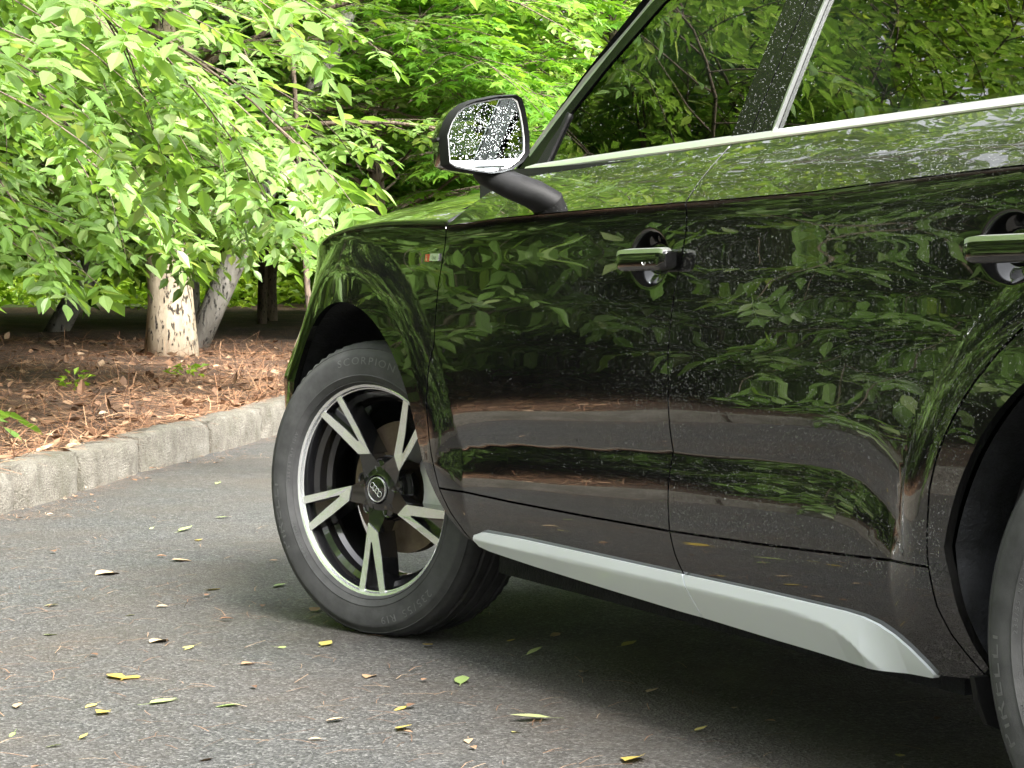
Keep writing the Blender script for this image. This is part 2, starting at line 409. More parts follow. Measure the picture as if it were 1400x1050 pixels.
# kerb of rough granite blocks, each its own stone
kerb = empty('kerb', (0, 0, 0)); tag(kerb, 'kerb of rough pale granite blocks edging the mulch bed', kind='structure')
s_front = kerb_dist(3.13, 0.91)[1]
cuts = [s_front]
for L in (0.72, 0.86, 1.02, 0.95): cuts.append(cuts[-1] + L)
while cuts[-1] < KL[-1] - 2: cuts.append(cuts[-1] + rng.uniform(0.8, 1.1))
while cuts[0] > 1.5: cuts.insert(0, cuts[0] - rng.uniform(0.8, 1.1))
for a, b in zip(cuts[:-1], cuts[1:]):
    g = 0.012; nl = 9; rings = []
    dz, dn = rng.uniform(-0.008, 0.008), rng.uniform(-0.010, 0.010)
    for i in range(nl):
        u = i / (nl - 1); s = a + g + (b - a - 2 * g) * u
        p, t, n = kerb_at(s); e = 0.020 if i in (0, nl - 1) else 0.0
        j = lambda q=0.011: rng.uniform(-q, q)
        prof = [(0.0 + dn + e, -0.03), (-0.002 + dn + e + j(), 0.05), (0.001 + dn + e + j(), 0.11), (0.008 + dn + e + j(.004), KH - 0.014 - e + dz), (0.024 + dn + j(.004), KH - 0.002 - e * .6 + dz + j(.004)),
                (0.10 + dn + j(), KH + dz - e * .5 + j(.006)), (0.165 + dn + j(), KH - 0.006 + dz - e * .5 + j(.006)), (0.18, KH - 0.05), (0.18, -0.03)]
        rings.append([(p[0] + n[0] * d, p[1] + n[1] * d, z) for d, z in prof])
    MB().loft(rings).build('kerb_stone', M['granite'], kerb, True, 50)
# dark joint bed under and between the stones
rings = []
for s in np.arange(cuts[0], cuts[-1], 0.25):
    p, t, n = kerb_at(s); rings.append([(p[0] + n[0] * d, p[1] + n[1] * d, z) for d, z in ((0.045, -0.04), (0.045, KH - 0.045), (0.16, KH - 0.045), (0.16, -0.04))])
MB().loft(rings).build('joint_bed', M['mulch'], kerb, False)

# ------------------------------------------------------------------ trees
def leaflet(L, W, fold=0.16, droop=0.12, teeth=True):
    """ovate pointed leaflet along +x, folded along its midrib; two n-gons"""
    xs = [0.0, 0.20, 0.48, 0.78, 1.0]; ws = [0.0, 0.74, 1.0, 0.44, 0.0]
    mid = [(x * L, 0, -droop * L * x * x) for x in (0.0, 1.0)]
    lf = [(x * L, w_ * W / 2, fold * w_ * W / 2 - droop * L * x * x) for x, w_ in zip(xs[1:-1], ws[1:-1])]
    V = mid + lf + [(x, -y, z) for x, y, z in lf]
    return V, [(0, 1, 4, 3, 2), (0, 5, 6, 7, 1)]
def xf(V, ax, nm, pos):
    ax = np.array(ax, float); ax /= np.linalg.norm(ax); nm = np.array(nm, float); nm -= ax * nm.dot(ax); nm /= np.linalg.norm(nm)
    b = np.cross(nm, ax); return [tuple(np.array(pos) + v[0] * ax + v[1] * b + v[2] * nm) for v in V]
def tmpl_compound(seed, n_pairs=2, L=0.098):
    r = np.random.default_rng(seed); mb = MB()
    pet = 0.045
    ln = pet + 0.045 * n_pairs + 0.02
    mb.add([(0, 0.0015, 0), (0, -0.0015, 0), (ln, -0.0008, -0.12 * ln), (ln, 0.0008, -0.12 * ln)], [(0, 1, 2, 3)])
    for i in range(n_pairs):
        x = pet + 0.045 * i
        for sg in (-1, 1):
            a = math.radians(r.uniform(48, 66)) * sg; l = L * r.uniform(0.8, 1.0)
            V, F = leaflet(l, l * r.uniform(0.40, 0.50)); mb.add(xf(V, (math.cos(a), math.sin(a), r.uniform(-.18, .08)), (r.uniform(-.25, .25), r.uniform(-.2, .2), 1), (x, 0, -0.12 * x)), F)
    V, F = leaflet(L * 1.12, L * 0.55); mb.add(xf(V, (1, r.uniform(-.15, .15), -0.10), (0, r.uniform(-.2, .2), 1), (ln, 0, -0.12 * ln)), F)
    return mb
def tmpl_maple(seed, R=0.085):
    r = np.random.default_rng(seed); mb = MB()
    angs = [-118, -88, -66, -42, -22, 0, 22, 42, 66, 88, 118]; rad = [0.55, 0.34, 0.86, 0.42, 0.50, 1.0, 0.50, 0.42, 0.86, 0.34, 0.55]
    c = 0.045
    pts = [(0, 0, 0)] + [(R * k * math.cos(math.radians(a)) + R * .35, R * k * math.sin(math.radians(a)) * 1.05, -0.28 * R * k * k * (0.7 + 0.5 * abs(math.sin(math.radians(a))))) for a, k in zip(angs, rad)]
    pts = [(x + c, y, z - 0.25 * c) for x, y, z in pts]
    mb.add(pts, [(0, 1, 2, 3, 4, 5, 6), (0, 6, 7, 8, 9, 10, 11)])
    mb.add([(0, 0.0012, 0), (0, -0.0012, 0), (c, -0.0008, -0.25 * c), (c, 0.0008, -0.25 * c)], [(0, 1, 2, 3)])
    return mb
def tmpl_simple(seed, L=0.12):
    mb = MB(); W = L * 0.55
    return mb.add([(0, 0, 0), (L * .5, W / 2, .01), (L, 0, -L * .25), (L * .5, -W / 2, .01)], [(0, 1, 2), (0, 2, 3)])
def scatter_mesh(name, tmpls, which, Mx, P, mat):
    """one mesh holding many leaves: template k, 3x3 matrices (already scaled), positions"""
    vs_, ls, lt = [], [], []; off = 0
    for k, t in enumerate(tmpls):
        idx = np.nonzero(which == k)[0]
        if not len(idx): continue
        TV = np.array(t.V, float); W = np.einsum('nij,vj->nvi', Mx[idx], TV) + P[idx][:, None, :]
        nv = len(TV); vs_.append(W.reshape(-1, 3))
        base = (np.arange(len(idx)) * nv + off)[:, None]
        lo = np.concatenate([np.array(f) for f in t.F])[None, :] + base
        ls.append(lo.ravel()); lt.append(np.tile([len(f) for f in t.F], len(idx))); off += nv * len(idx)
    Vv, Lv, Tv = np.concatenate(vs_), np.concatenate(ls).astype(np.int32), np.concatenate(lt).astype(np.int32)
    me = bpy.data.meshes.new(name)
    me.vertices.add(len(Vv)); me.vertices.foreach_set('co', Vv.astype(np.float32).ravel())
    me.loops.add(len(Lv)); me.loops.foreach_set('vertex_index', Lv)
    me.polygons.add(len(Tv)); st = np.r_[0, np.cumsum(Tv)[:-1]].astype(np.int32); me.polygons.foreach_set('loop_start', st)
    me.polygons.foreach_set('use_smooth', [False] * len(Tv))
    me.materials.append(mat); me.update(calc_edges=True); me.validate()
    return me
def frames(D, N):
    """rows of axis D and rough normal N -> 3x3 matrices with columns axis, side, normal"""
    D = D / np.linalg.norm(D, axis=1, keepdims=True); N = N - D * (N * D).sum(1, keepdims=True); N /= np.linalg.norm(N, axis=1, keepdims=True)
    return np.stack([D, np.cross(N, D), N], -1)
TM_A = [tmpl_compound(1), tmpl_compound(2), tmpl_compound(3, 1), tmpl_compound(4, 2, 0.105)]
TM_M = [tmpl_maple(5), tmpl_maple(6, 0.095), tmpl_maple(7, 0.075)]
TM_S = [tmpl_simple(8), tmpl_simple(9, 0.15)]

def grow(seed, H, r0, z0, Rc, limbs, droop, node=0.085, lean=(0, 0), subs=9, bias=None, top=0.35, rise=0.55, floor=-9.0):
    """skeleton: list of (points, radii) and leaf nodes (position, axis, normal)"""
    r = np.random.default_rng(seed); br = []; LP, LD, LN = [], [], []
    tz = np.linspace(0, H, 14); wob = np.cumsum(r.normal(0, 0.05, (14, 2)), 0) * 0.8; wob -= wob[0]
    trunk = [np.array([lean[0] * z + wob[i, 0] * z / H * 2, lean[1] * z + wob[i, 1] * z / H * 2, z - (0.15 if i == 0 else 0)]) for i, z in enumerate(tz)]
    rad = [r0 * (1.25 if i == 0 else 1.0) * (1 - 0.82 * (z / H) ** 1.1) + 0.006 for i, z in enumerate(tz)]
    T = np.array(trunk)
    def at(z): return np.array([np.interp(z, tz, T[:, 0]), np.interp(z, tz, T[:, 1]), z])
    for i in range(limbs):
        u = (i + r.uniform(0.1, 0.9)) / limbs; z = z0 + (H * 0.97 - z0) * u ** 1.15
        az = i * 2.39996 + r.normal(0, 0.35)
        if bias is not None and r.random() < bias[1]: az = bias[0] + r.normal(0, 0.75)
        prof = (1 - (1 - top) * u ** 1.6); L = Rc * prof * r.uniform(0.75, 1.12)
        el = math.radians(r.uniform(8, 30) + rise * 45 * u)
        d = np.array([math.cos(az) * math.cos(el), math.sin(az) * math.cos(el), math.sin(el)])
        p = at(z); pts = [p.copy()]; n = 12; curl = r.normal(0, 0.06)
        for k in range(n):
            d = d + np.array([-d[1] * curl, d[0] * curl, -droop * (k / n) * 0.22 + r.normal(0, 0.02)]) + r.normal(0, 0.03, 3); d /= np.linalg.norm(d)
            p = p + d * L / n
            if p[2] < floor + 0.08 and k > 2: break
            pts.append(p.copy())
        n = len(pts) - 1; rl = max(0.008, r0 * 0.17 * prof) ; br.append((pts, list(np.linspace(rl, 0.004, n + 1))))
        pts = np.array(pts)
        for s in range(subs):
            f = 0.22 + 0.78 * (s + r.uniform(0, 0.8)) / subs; k = min(n - 1, int(f * n)); q = pts[k] + (pts[k + 1] - pts[k]) * (f * n - k)
            t = pts[k + 1] - pts[k]; t /= np.linalg.norm(t); sd_ = np.cross([0, 0, 1], t); sd_ /= np.linalg.norm(sd_) + 1e-9
            sg = 1 if s % 2 else -1
            a = math.radians(r.uniform(30, 62)); e = t * math.cos(a) + sd_ * sg * math.sin(a) + np.array([0, 0, r.normal(0.02, 0.14)])
            if s == subs - 1: e = t.copy()
            Ls = L * (0.42 - 0.20 * f) * r.uniform(0.7, 1.15); m = max(4, int(Ls / node)); ps = [q.copy()]; fl = floor - (0.55 if r.random() < 0.03 else 0.22 * r.random() ** 3)
            for c in range(m):
                e = e + np.array([0, 0, -droop * 0.10 * c / m]) + r.normal(0, 0.035, 3); e /= np.linalg.norm(e)
                q = q + e * Ls / m
                if q[2] < fl: break
                ps.append(q.copy())
                sh = np.cross([0, 0, 1], e); sh /= np.linalg.norm(sh) + 1e-9
                for g in ((1, -1) if c < m - 1 else (1, -1, 0)):
                    if r.random() < 0.12: continue
                    aa = math.radians(r.uniform(35, 75)) * g
                    ld = e * math.cos(aa) + sh * math.sin(aa) + np.array([0, 0, r.normal(-0.10, 0.15)])
                    LP.append(q + r.normal(0, 0.012, 3)); LD.append(ld); LN.append(np.array([r.normal(0, 0.28), r.normal(0, 0.28), 1.0]))
            if len(ps) > 1: br.append((ps[::2] + ([ps[-1]] if (len(ps) - 1) % 2 else []), None))
    out = []
    for ps, rd in br:
        if rd is None: rd = list(np.linspace(0.0055, 0.0018, len(ps)))
        out.append((ps, rd))
    return (trunk, rad), out, np.array(LP), np.array(LD), np.array(LN)

def tree_kind(seed, tmpls, mat, size=(0.85, 1.2), thin=1.0, **kw):
    tr, br, LP, LD, LN = grow(seed, **kw); r = np.random.default_rng(seed + 50)
    if thin < 1: k = r.random(len(LP)) < thin; LP, LD, LN = LP[k], LD[k], LN[k]
    Mx = frames(LD, LN) * r.uniform(*size, len(LP))[:, None, None]; wh = r.integers(0, len(tmpls), len(LP))
    return dict(tr=tr, br=br, P=LP, M=Mx, wh=wh, T=tmpls, mat=mat)
def trunk_mesh(k, barkmat, kk=14):
    mb = MB(); pts, rad = k['tr']; mb.tube(pts, rad, kk)
    o = mb.build('trunk', barkmat, None, True, None); COL.objects.unlink(o); me = o.data; bpy.data.objects.remove(o); return me
def branch_mesh(k, mat):
    mb = MB()
    for i, (ps, rd) in enumerate(k['br']): mb.tube(ps, rd, 6 if rd[0] > 0.008 else 3, False)
    me = bpy.data.meshes.new('branch'); me.from_pydata([tuple(map(float, v)) for v in mb.V], [], mb.F); me.materials.append(mat); me.update()
    me.polygons.foreach_set('use_smooth', [True] * len(me.polygons)); return me
def child(name, me, parent, kind=None):
    o = bpy.data.objects.new(name, me); link(o, parent)
    if kind: o['kind'] = kind
    return o
def pxsize(Pw):
    d = Pw - CAM; w_ = d @ _F; x = 700 + FPX * (d @ _R) / np.maximum(w_, .1); y = 525 - FPX * (d @ _U) / np.maximum(w_, .1)
    return w_, x, y
def plant_tree(k, name, loc, rz, label, cat, group, barkmat, scale=1.0, single=0, branches=True, bark2=None):
    """a tree of kind k; `single` of its leaves that show largest are leaf objects of their own"""
    root = empty(name, (loc[0], loc[1], loc[2] - 0.02), rz); root.scale = (scale,) * 3
    tag(root, label, cat, group)
    key = barkmat.name
    if ('trunk', key) not in k: k['trunk', key] = trunk_mesh(k, barkmat)
    child('trunk', k['trunk', key], root)
    if branches:
        if 'branch' not in k: k['branch'] = branch_mesh(k, bark2 or M['bark_brown'])
        child('branches', k['branch'], root)
    c, s = math.cos(rz), math.sin(rz); Rz = np.array([[c, -s, 0], [s, c, 0], [0, 0, 1]])
    if single:
        Pw = (k['P'] @ Rz.T) * scale + np.array(loc)
        dep, x, y = pxsize(Pw); vis = (x > -10) & (x < 800) & (y > -10) & (y < 600) & (dep > 1)
        order = np.argsort(np.where(vis, dep, 1e9))[:single]; order = order[vis[order]]
        keep = np.ones(len(k['P']), bool); keep[order] = False
        me = scatter_mesh('foliage', k['T'], k['wh'][keep], k['M'][keep], k['P'][keep], k['mat']); child('foliage', me, root, 'stuff')
        if 'leafmesh' not in k:
            k['leafmesh'] = []
            for t in k['T']:
                lm = bpy.data.meshes.new('leaf'); lm.from_pydata(t.V, [], t.F); lm.materials.append(k['mat']); lm.update(); k['leafmesh'].append(lm)
        for i in order:
            o = bpy.data.objects.new('leaf', k['leafmesh'][k['wh'][i]]); m = Matrix(k['M'][i].tolist()).to_4x4(); m.translation = Vector(k['P'][i])
            link(o, root); o.matrix_local = m
    else:
        if 'foliage' not in k:                          # farther copies carry a thinner crown
            kp = np.random.default_rng(4).random(len(k['P'])) < (0.47 if k['T'] is TM_A and len(k['P']) > 12000 else 0.8 if k['T'] is not TM_S else 1.0)
            k['foliage'] = scatter_mesh('foliage', k['T'], k['wh'][kp], k['M'][kp] * 1.12, k['P'][kp], k['mat'])
        child('foliage', k['foliage'], root, 'stuff')
    return root

kA = tree_kind(11, TM_A, M['leafA'], size=(0.76, 1.08), H=4.2, r0=0.10, z0=0.95, Rc=4.2, limbs=96, droop=1.0, floor=0.70, subs=16, node=0.082, top=0.5)
kA2 = tree_kind(12, TM_A, M['leafA'], size=(0.7, 1.05), H=5.4, r0=0.18, z0=1.4, Rc=3.6, limbs=46, droop=0.8, floor=1.0, subs=13, node=0.115, top=0.45)
kM = tree_kind(13, TM_M, M['leafM'], H=5.2, r0=0.08, z0=0.9, Rc=3.4, limbs=72, droop=0.7, subs=15, node=0.075, size=(0.95, 1.45), top=0.5)
kB = tree_kind(14, TM_S, M['leafB'], H=9.0, r0=0.12, z0=0.6, Rc=4.4, limbs=84, droop=0.7, subs=15, node=0.085, size=(0.9, 1.6), top=0.4)
kT = tree_kind(15, TM_S, M['leafB'], H=14.0, r0=0.17, z0=3.2, Rc=4.6, limbs=70, droop=0.5, subs=12, node=0.12, size=(1.0, 1.9), top=0.5)
kS = tree_kind(16, TM_A, M['leafA'], H=3.0, r0=0.045, z0=0.22, Rc=2.3, limbs=46, droop=0.9, subs=10, node=0.10, top=0.5)

def Z(x, y): return bed_z(x, y)
def P3(x, y): return (x, y, Z(x, y))
# trees in the picture
plant_tree(kA, 'ash_leaved_maple', P3(8.0, 1.5), 0.85, 'low-boughed tree with pale drooping compound leaves filling the upper left, nearest the kerb', 'tree', None, M['bark_brown'], 1.0, 290)
plant_tree(kA2, 'pale_trunk_tree', P3(11.49, -2.56), 1.1, 'tree with a thick pale peeling trunk standing in the mulch', 'tree', None, M['bark_pale'], 1.0, 200)
plant_tree(kM, 'maple_tree', P3(13.9, -5.4), 0.0, 'bright green lobed-leaf maple behind the wing mirror and bonnet', 'tree', None, M['bark_brown'], 1.0, 290)
plant_tree(kM, 'maple_tree', P3(17.2, -9.8), 2.1, 'second green maple, farther back between the mirror and the windscreen pillar', 'tree', None, M['bark_brown'], 1.15)
plant_tree(kM, 'maple_tree', P3(19.3, -6.4), 4.0, 'green maple farther back, above the slender brown trunk', 'tree', None, M['bark_brown'], 1.1)
plant_tree(kA, 'ash_leaved_maple', P3(13.4, 0.9), 4.6, 'compound-leaved tree at the left edge, behind the low boughs', 'tree', None, M['bark_brown'], 0.95)
plant_tree(kM, 'maple_tree', P3(16.8, -4.6), 5.2, 'green maple filling the gap behind the leaning grey trunk', 'tree', None, M['bark_grey'], .95)
# leaning pale stems and thin trunks
def stem(name, base, tip, r, mat, label, bend=0.0):
    b, t = np.array(base, float), np.array(tip, float); n = 9; pts = []
    for i in range(n):
        u = i / (n - 1); p = b + (t - b) * u + np.array([0, 0, 1]) * bend * math.sin(PI * u) + rng.normal(0, r * .12, 3)
        if i == 0: p = p - (t - b) * 0.03
        pts.append(p - b)
    root = empty(name, tuple(b)); mb = MB().tube(pts, list(np.linspace(r * 1.12, r * 0.55, n)), 12)
    o = mb.build('trunk', mat, root, True, None); tag(root, label, 'tree'); return root
leafless = []
leafless.append((stem('leaning_tree', P3(15.98, -2.96), (15.0, -4.8, 4.0), 0.10, M['bark_grey'], 'pale grey tree trunk leaning to the right, left of the thick pale trunk'), 1))
leafless.append((stem('leaning_tree', P3(12.85, -3.24), (11.85, -5.2, 5.0), 0.095, M['bark_grey'], 'grey leaning trunk just behind the thick pale trunk'), 1))
leafless.append((stem('slender_tree', P3(18.2, -5.9), (18.2, -6.1, 5.5), 0.05, M['bark_brown'], 'slender straight brown trunk between the pale trunk and the car'), 0))
leafless.append((stem('slender_tree', P3(9.6, -2.93), (9.75, -2.75, 4.0), 0.02, M['bark_brown'], 'thin dark stem rising just left of the front wing'), 0))
leafless.append((stem('pale_tree', P3(16.6, -2.0), (16.7, -1.9, 6.0), 0.12, M['bark_pale'], 'pale trunk cut by the left edge of the picture'), 0))
for root, k in leafless:                                            # a few leafy twigs at their tops
    r = np.random.default_rng(hash(root.name) % 1000 if False else len(root.name) * 7 + k)
    hgt = 4.6; n = 700
    tip = root.children[0].data.vertices[-1].co
    P = np.array(tip)[None, :] + r.normal(0, 1, (n, 3)) * np.array([0.9, 0.9, 0.55]); D = r.normal(0, 1, (n, 3)) * np.array([1, 1, 0.3]) + np.array([0, 0, -.1])
    me = scatter_mesh('foliage', TM_S, r.integers(0, 2, n), frames(D, r.normal(0, .4, (n, 3)) + np.array([0, 0, 1])) * r.uniform(.8, 1.4, n)[:, None, None], P, M['leafB'])
    child('foliage', me, root, 'stuff')
# woodland wall behind everything in view and through the car's windows
back = [(33, -.5, 2.0, 2.4), (34, 5, 2.0, 5.6), (31, -4.5, 1.0, 5.0), (29, -9.5, 1.0, 1.0), (26.5, -14.0, 1.0, 5.1), (36, -2, 1.2, 2.7), (36, -9, 1.3, 0.9), (22.0, -18.5, 1.0, 3.3), (32, -15.5, 1.2, 1.4),
        (24, -11.8, .75, 2.2), (41, -5, 1.5, 2.0), (40, -14, 1.5, 5.5), (33, 6, 1.2, 3.6), (41, 4, 1.5, 0.1), (18, -20, 1.0, 1)]
for i, (x, y, sc, rz) in enumerate(back):
    plant_tree(kB, 'woodland_tree', P3(x, y), rz, 'leafy woodland tree in the green wall of foliage behind the maples', 'tree', 'woodland trees far behind the bed', M['bark_brown'], sc)
# trees along the bed to the left of the picture: they show in the car's paint and windows
side = [(kT, 13.2, -0.2, 1.1, 3.3), (kT, 17.5, 1.3, 1.0, 0.6), (kT, 21, -1.6, 1.05, 2.0), (kT, 18, 3.0, 1.0, 4.0), (kA, 5.0, 3.7, 1.1, 2.2), (kA2, 1.0, 7.8, 1.0, 0.2), (kM, 8.2, 5.9, 1.05, 1.2), (kA, 13.2, 5.6, 1.1, 4.4), (kM, 3.4, 9.8, 1.1, 3.9), (kM, -2.6, 10.6, 1.1, 2.9), (kB, 14, 15, 1.2, 1.0),
        (kB, 22, 11, 1.5, 2.0), (kB, 5.0, 18.0, 1.3, 3.0), (kB, 27, 3.5, 1.6, 4.1), (kB, -4, 17.5, 1.2, 0.5), (kB, 12, 23, 1.6, 4.4), (kB, 29, 10, 1.7, 5.4), (kB, 21, 19, 1.7, 3.4), (kB, 17, 8.5, 1.6, 0.4), (kB, 13, 13.5, 1.8, 1.7), (kB, 8, 15, 1.7, 2.9), (kB, 22, 4.5, 1.7, 4.0), (kB, 16, 17.5, 2.0, 5.0)]
for k, x, y, sc, rz in side:
    plant_tree(k, 'verge_tree', P3(x, y), rz, 'leafy verge tree left of the picture, mirrored in the black doors and windows', 'tree', 'verge trees mirrored in the car', M['bark_brown'] if k is not kA2 else M['bark_pale'], sc)
for x, y, sc, rz in [(5.3, 3.0, 1.0, 0.0), (3.0, 4.2, 1.0, 1.3), (7.6, 4.3, 1.05, 2.2), (1.2, 5.6, 1.0, 3.1), (5.0, 6.0, 1.1, 4.4), (10.0, 4.2, 1.1, 5.0), (7.6, 7.6, 1.2, 0.7), (2.6, 7.7, 1.1, 2.9), (-0.8, 7.6, 1.0, 4.0)]:
    plant_tree(kS, 'verge_bush', P3(x, y), rz, 'low leafy bush on the verge left of the picture, mirrored in the lower doors', 'bush', 'verge bushes mirrored in the car', M['bark_brown'], sc)
# trees behind the camera, across the driveway: in the wing mirror
for x, y, sc, rz in [(-24, 6, 1.1, 0), (-22, -2, 1.0, 1.4), (-27, -9, 1.2, 2.6), (-20, -14, 1.1, 3.8), (-10, -20, 1.1, 0.7), (0, -19, 1.0, 1.9), (8, -20, 1.1, 2.7), (-28, 14, 1.2, 4.4)]:
    plant_tree(kB, 'far_tree', (x, y, 0.0), rz, 'leafy tree across the driveway behind the viewpoint', 'tree', 'trees across the driveway', M['bark_brown'], sc)

for x, y, sc, rz in [(-13, 10, .9, 0), (-17, 6.5, .95, 1.4), (-10, 14.5, .9, 2.6), (-19.5, 12, 1.0, 3.8)]:
    plant_tree(kT, 'tall_tree', (x, y, 0.0), rz, 'tall leafy tree behind the viewpoint, glimpsed in the wing mirror', 'tree', 'tall trees behind the viewpoint', M['bark_brown'], sc)
# undergrowth
def undergrowth():
    r = np.random.default_rng(21); n = 60000
    x = r.uniform(15, 42, n); y = r.uniform(-22, 6, n); d, _ = kerb_dist(x, y); k = d > 10.8 + 0.8 * np.sin(x * 1.3 + y); x, y, d = x[k], y[k], d[k]; n = len(x)
    g = 0.5 + 0.5 * np.sin(x * 0.8 + 1.7 * np.sin(y * 0.7)); hm = 0.25 + 0.75 * g * np.minimum(1, (d - 10) / 6)
    P = np.stack([x, y, bed_h(d, x, y) + hm * r.random(n) ** 0.7], -1); D = r.normal(0, 1, (n, 3)) * np.array([1, 1, 0.35])
    sc = r.uniform(0.8, 1.7, n)
    me = scatter_mesh('undergrowth', TM_S, r.integers(0, 2, n), frames(D, r.normal(0, .4, (n, 3)) + np.array([0, 0, 1])) * sc[:, None, None], P, M['leafU'])
    tag(link(bpy.data.objects.new('undergrowth', me)), 'bright yellow-green undergrowth beyond the mulch bed', 'undergrowth', kind='stuff')
undergrowth()

# ------------------------------------------------------------------ the car: side surface y(x, z); front axle at x = 0, rear axle at x = -2.82, left side at +y
CRX = [-3.9, -2.519, -2.248, -1.975, -1.667, -1.576, -1.155, -0.784, -0.544, -0.384, -0.183, 0.012, 0.211, 0.413, 0.60, 0.80]
CRZ = [1.075, 1.070, 1.058, 1.044, 1.037, 1.036, 1.028, 1.018, 1.005, 1.008, 1.009, 1.001, 0.983, 0.956, 0.915, 0.86]
def zc_(x): return np.interp(x, CRX, CRZ)
def zb_(x): return 1.106 - 0.0282 * x
SCX = np.array([(-0.508, 0.425), (-0.514, 0.452), (-0.530, 0.478), (-0.575, 0.498), (-0.671, 0.514), (-0.834, 0.529), (-1.269, 0.551), (-1.517, 0.564), (-1.791, 0.570), (-1.957, 0.573), (-2.063, 0.570), (-2.127, 0.557), (-2.182, 0.529), (-2.218, 0.502), (-2.245, 0.465), (-2.255, 0.43)])
_A, _B = SCX[:-1], SCX[1:]
def scallop(x, z):
    """shallow valley along the lower doors"""
    p = np.stack([x, z], -1)[..., None, :]; ab = _B - _A; t = np.clip(((p - _A) * ab).sum(-1) / (ab * ab).sum(1), 0, 1)
    q = _A + ab * t[..., None]; d = np.hypot(p[..., 0] - q[..., 0], p[..., 1] - q[..., 1]).min(-1); wdt = 0.105
    e = np.sqrt(d * d + 0.004 ** 2); c = lambda v: np.clip(v, 0, 1)
    return -0.0115 * np.maximum(0, 1 - e / wdt) ** 2 * c((z - 0.40) / 0.07) * c((-0.49 - x) / 0.10) * c((x + 2.30) / 0.10)
HND = [(-1.437, 0.930), (-2.497, 0.946)]
def flare(x, z):
    """wheel arch lips"""
    out = 0.0 * x
    for cx in (0.0, -2.82):
        r = np.hypot(x - cx, z - 0.36); t = np.clip((0.620 - r) / 0.095, 0, 1); s_ = t * (2 - t) * np.clip((z - 0.30) / 0.16, 0, 1)
        out = np.maximum(out, 0.021 * s_)
    return out
def Ys(x, z, up=False):
    x = np.asarray(x, float); z = np.asarray(z, float); zc = zc_(x)
    def low(z): return 0.938 - 0.13 * (z - 0.70) ** 2 + 0.010 * np.exp(-np.maximum(0, zc - z) / 0.028) - 1.3 * np.maximum(0, 0.42 - z) ** 2
    if up:
        yc = low(zc); zb = zb_(x); t = (z - zc) / (zb - zc); y = yc - (yc - 0.812) * (t - 0.05 * np.sin(PI * np.clip(t, 0, 1)))
    else:
        y = low(z) + scallop(x, z) + flare(x, z)
        for hx, hz in HND:
            q = ((x - hx) / 0.062) ** 2 + ((z - hz) / 0.047) ** 2; y = y - 0.024 * np.clip((1.5 - q) / 1.1, 0, 1) ** 1.5
    y = y + 0.00008 * np.sin(2 * PI * z / 0.080 + 1.5 * np.sin(1.6 * x)) + 0.00002 * np.sin(2 * PI * z / 0.046 + 5 * x)   # faint ripple added to the skin's shape to streak its reflections
    y = y - np.clip(0.20 + 0.73 * (z - 0.65), 0.17, 0.44) * np.maximum(0, x + 0.1) ** 2.3
    return y - 0.10 * np.minimum(0, x + 2.9) ** 2
def Yg(x, z):
    """side windows and pillars"""
    x = np.asarray(x, float); h = z - zb_(x)
    return 0.802 - 0.43 * h - 0.10 * np.maximum(0, h) ** 2 - 0.035 * np.maximum(0, x + 1.3) ** 2
def fnorm(f, x, z, h=0.0025):
    gx = (f(x + h, z) - f(x - h, z)) / (2 * h); gz = (f(x, z + h) - f(x, z - h)) / (2 * h); n = np.stack([-gx, 1 + 0 * gx, -gz], -1); return n / np.linalg.norm(n, axis=-1, keepdims=True)
def densify(P, step=0.012):
    out = []
    for (a, b), (c, d) in zip(P, P[1:] + P[:1]):
        n = max(1, int(math.ceil(math.hypot(c - a, d - b) / step)))
        out += [(a + (c - a) * i / n, b + (d - b) * i / n) for i in range(n)]
    return out
def area2(P): return sum(a[0] * b[1] - b[0] * a[1] for a, b in zip(P, P[1:] + P[:1]))
def inset(P, g):
    sgn = 1 if area2(P) > 0 else -1; n = len(P); out = []
    for i in range(n):
        a, b, c = np.array(P[i - 1]), np.array(P[i]), np.array(P[(i + 1) % n])
        d1, d2 = b - a, c - b; d1 = d1 / (np.linalg.norm(d1) + 1e-12); d2 = d2 / (np.linalg.norm(d2) + 1e-12)
        n1, n2 = np.array([-d1[1], d1[0]]) * sgn, np.array([-d2[1], d2[0]]) * sgn; m = n1 + n2; k = 1 + n1.dot(n2)
        if k < 0.3: k = 0.3
        q = b + m / k * g; out.append((float(q[0]), float(q[1])))
    return out
def clip_cell(P, x0, x1, z0, z1):
    for ax, v, s in ((0, x0, 1), (0, x1, -1), (1, z0, 1), (1, z1, -1)):
        Q = []; n = len(P)
        for i in range(n):
            a, b = P[i - 1], P[i]; da, db = (a[ax] - v) * s, (b[ax] - v) * s
            if (da >= 0) != (db >= 0):
                t = da / (da - db); Q.append((a[0] + (b[0] - a[0]) * t, a[1] + (b[1] - a[1]) * t))
            if db >= 0: Q.append(b)
        P = Q
        if len(P) < 3: return []
    return P
def inside(P, X, Zz):
    A = np.array(P); B = np.roll(A, -1, 0); c = np.zeros(X.shape, bool)
    for (x1, z1), (x2, z2) in zip(A, B):
        if z1 == z2: continue
        m = ((z1 > Zz) != (z2 > Zz)) & (X < (x2 - x1) * (Zz - z1) / (z2 - z1) + x1); c ^= m
    return c
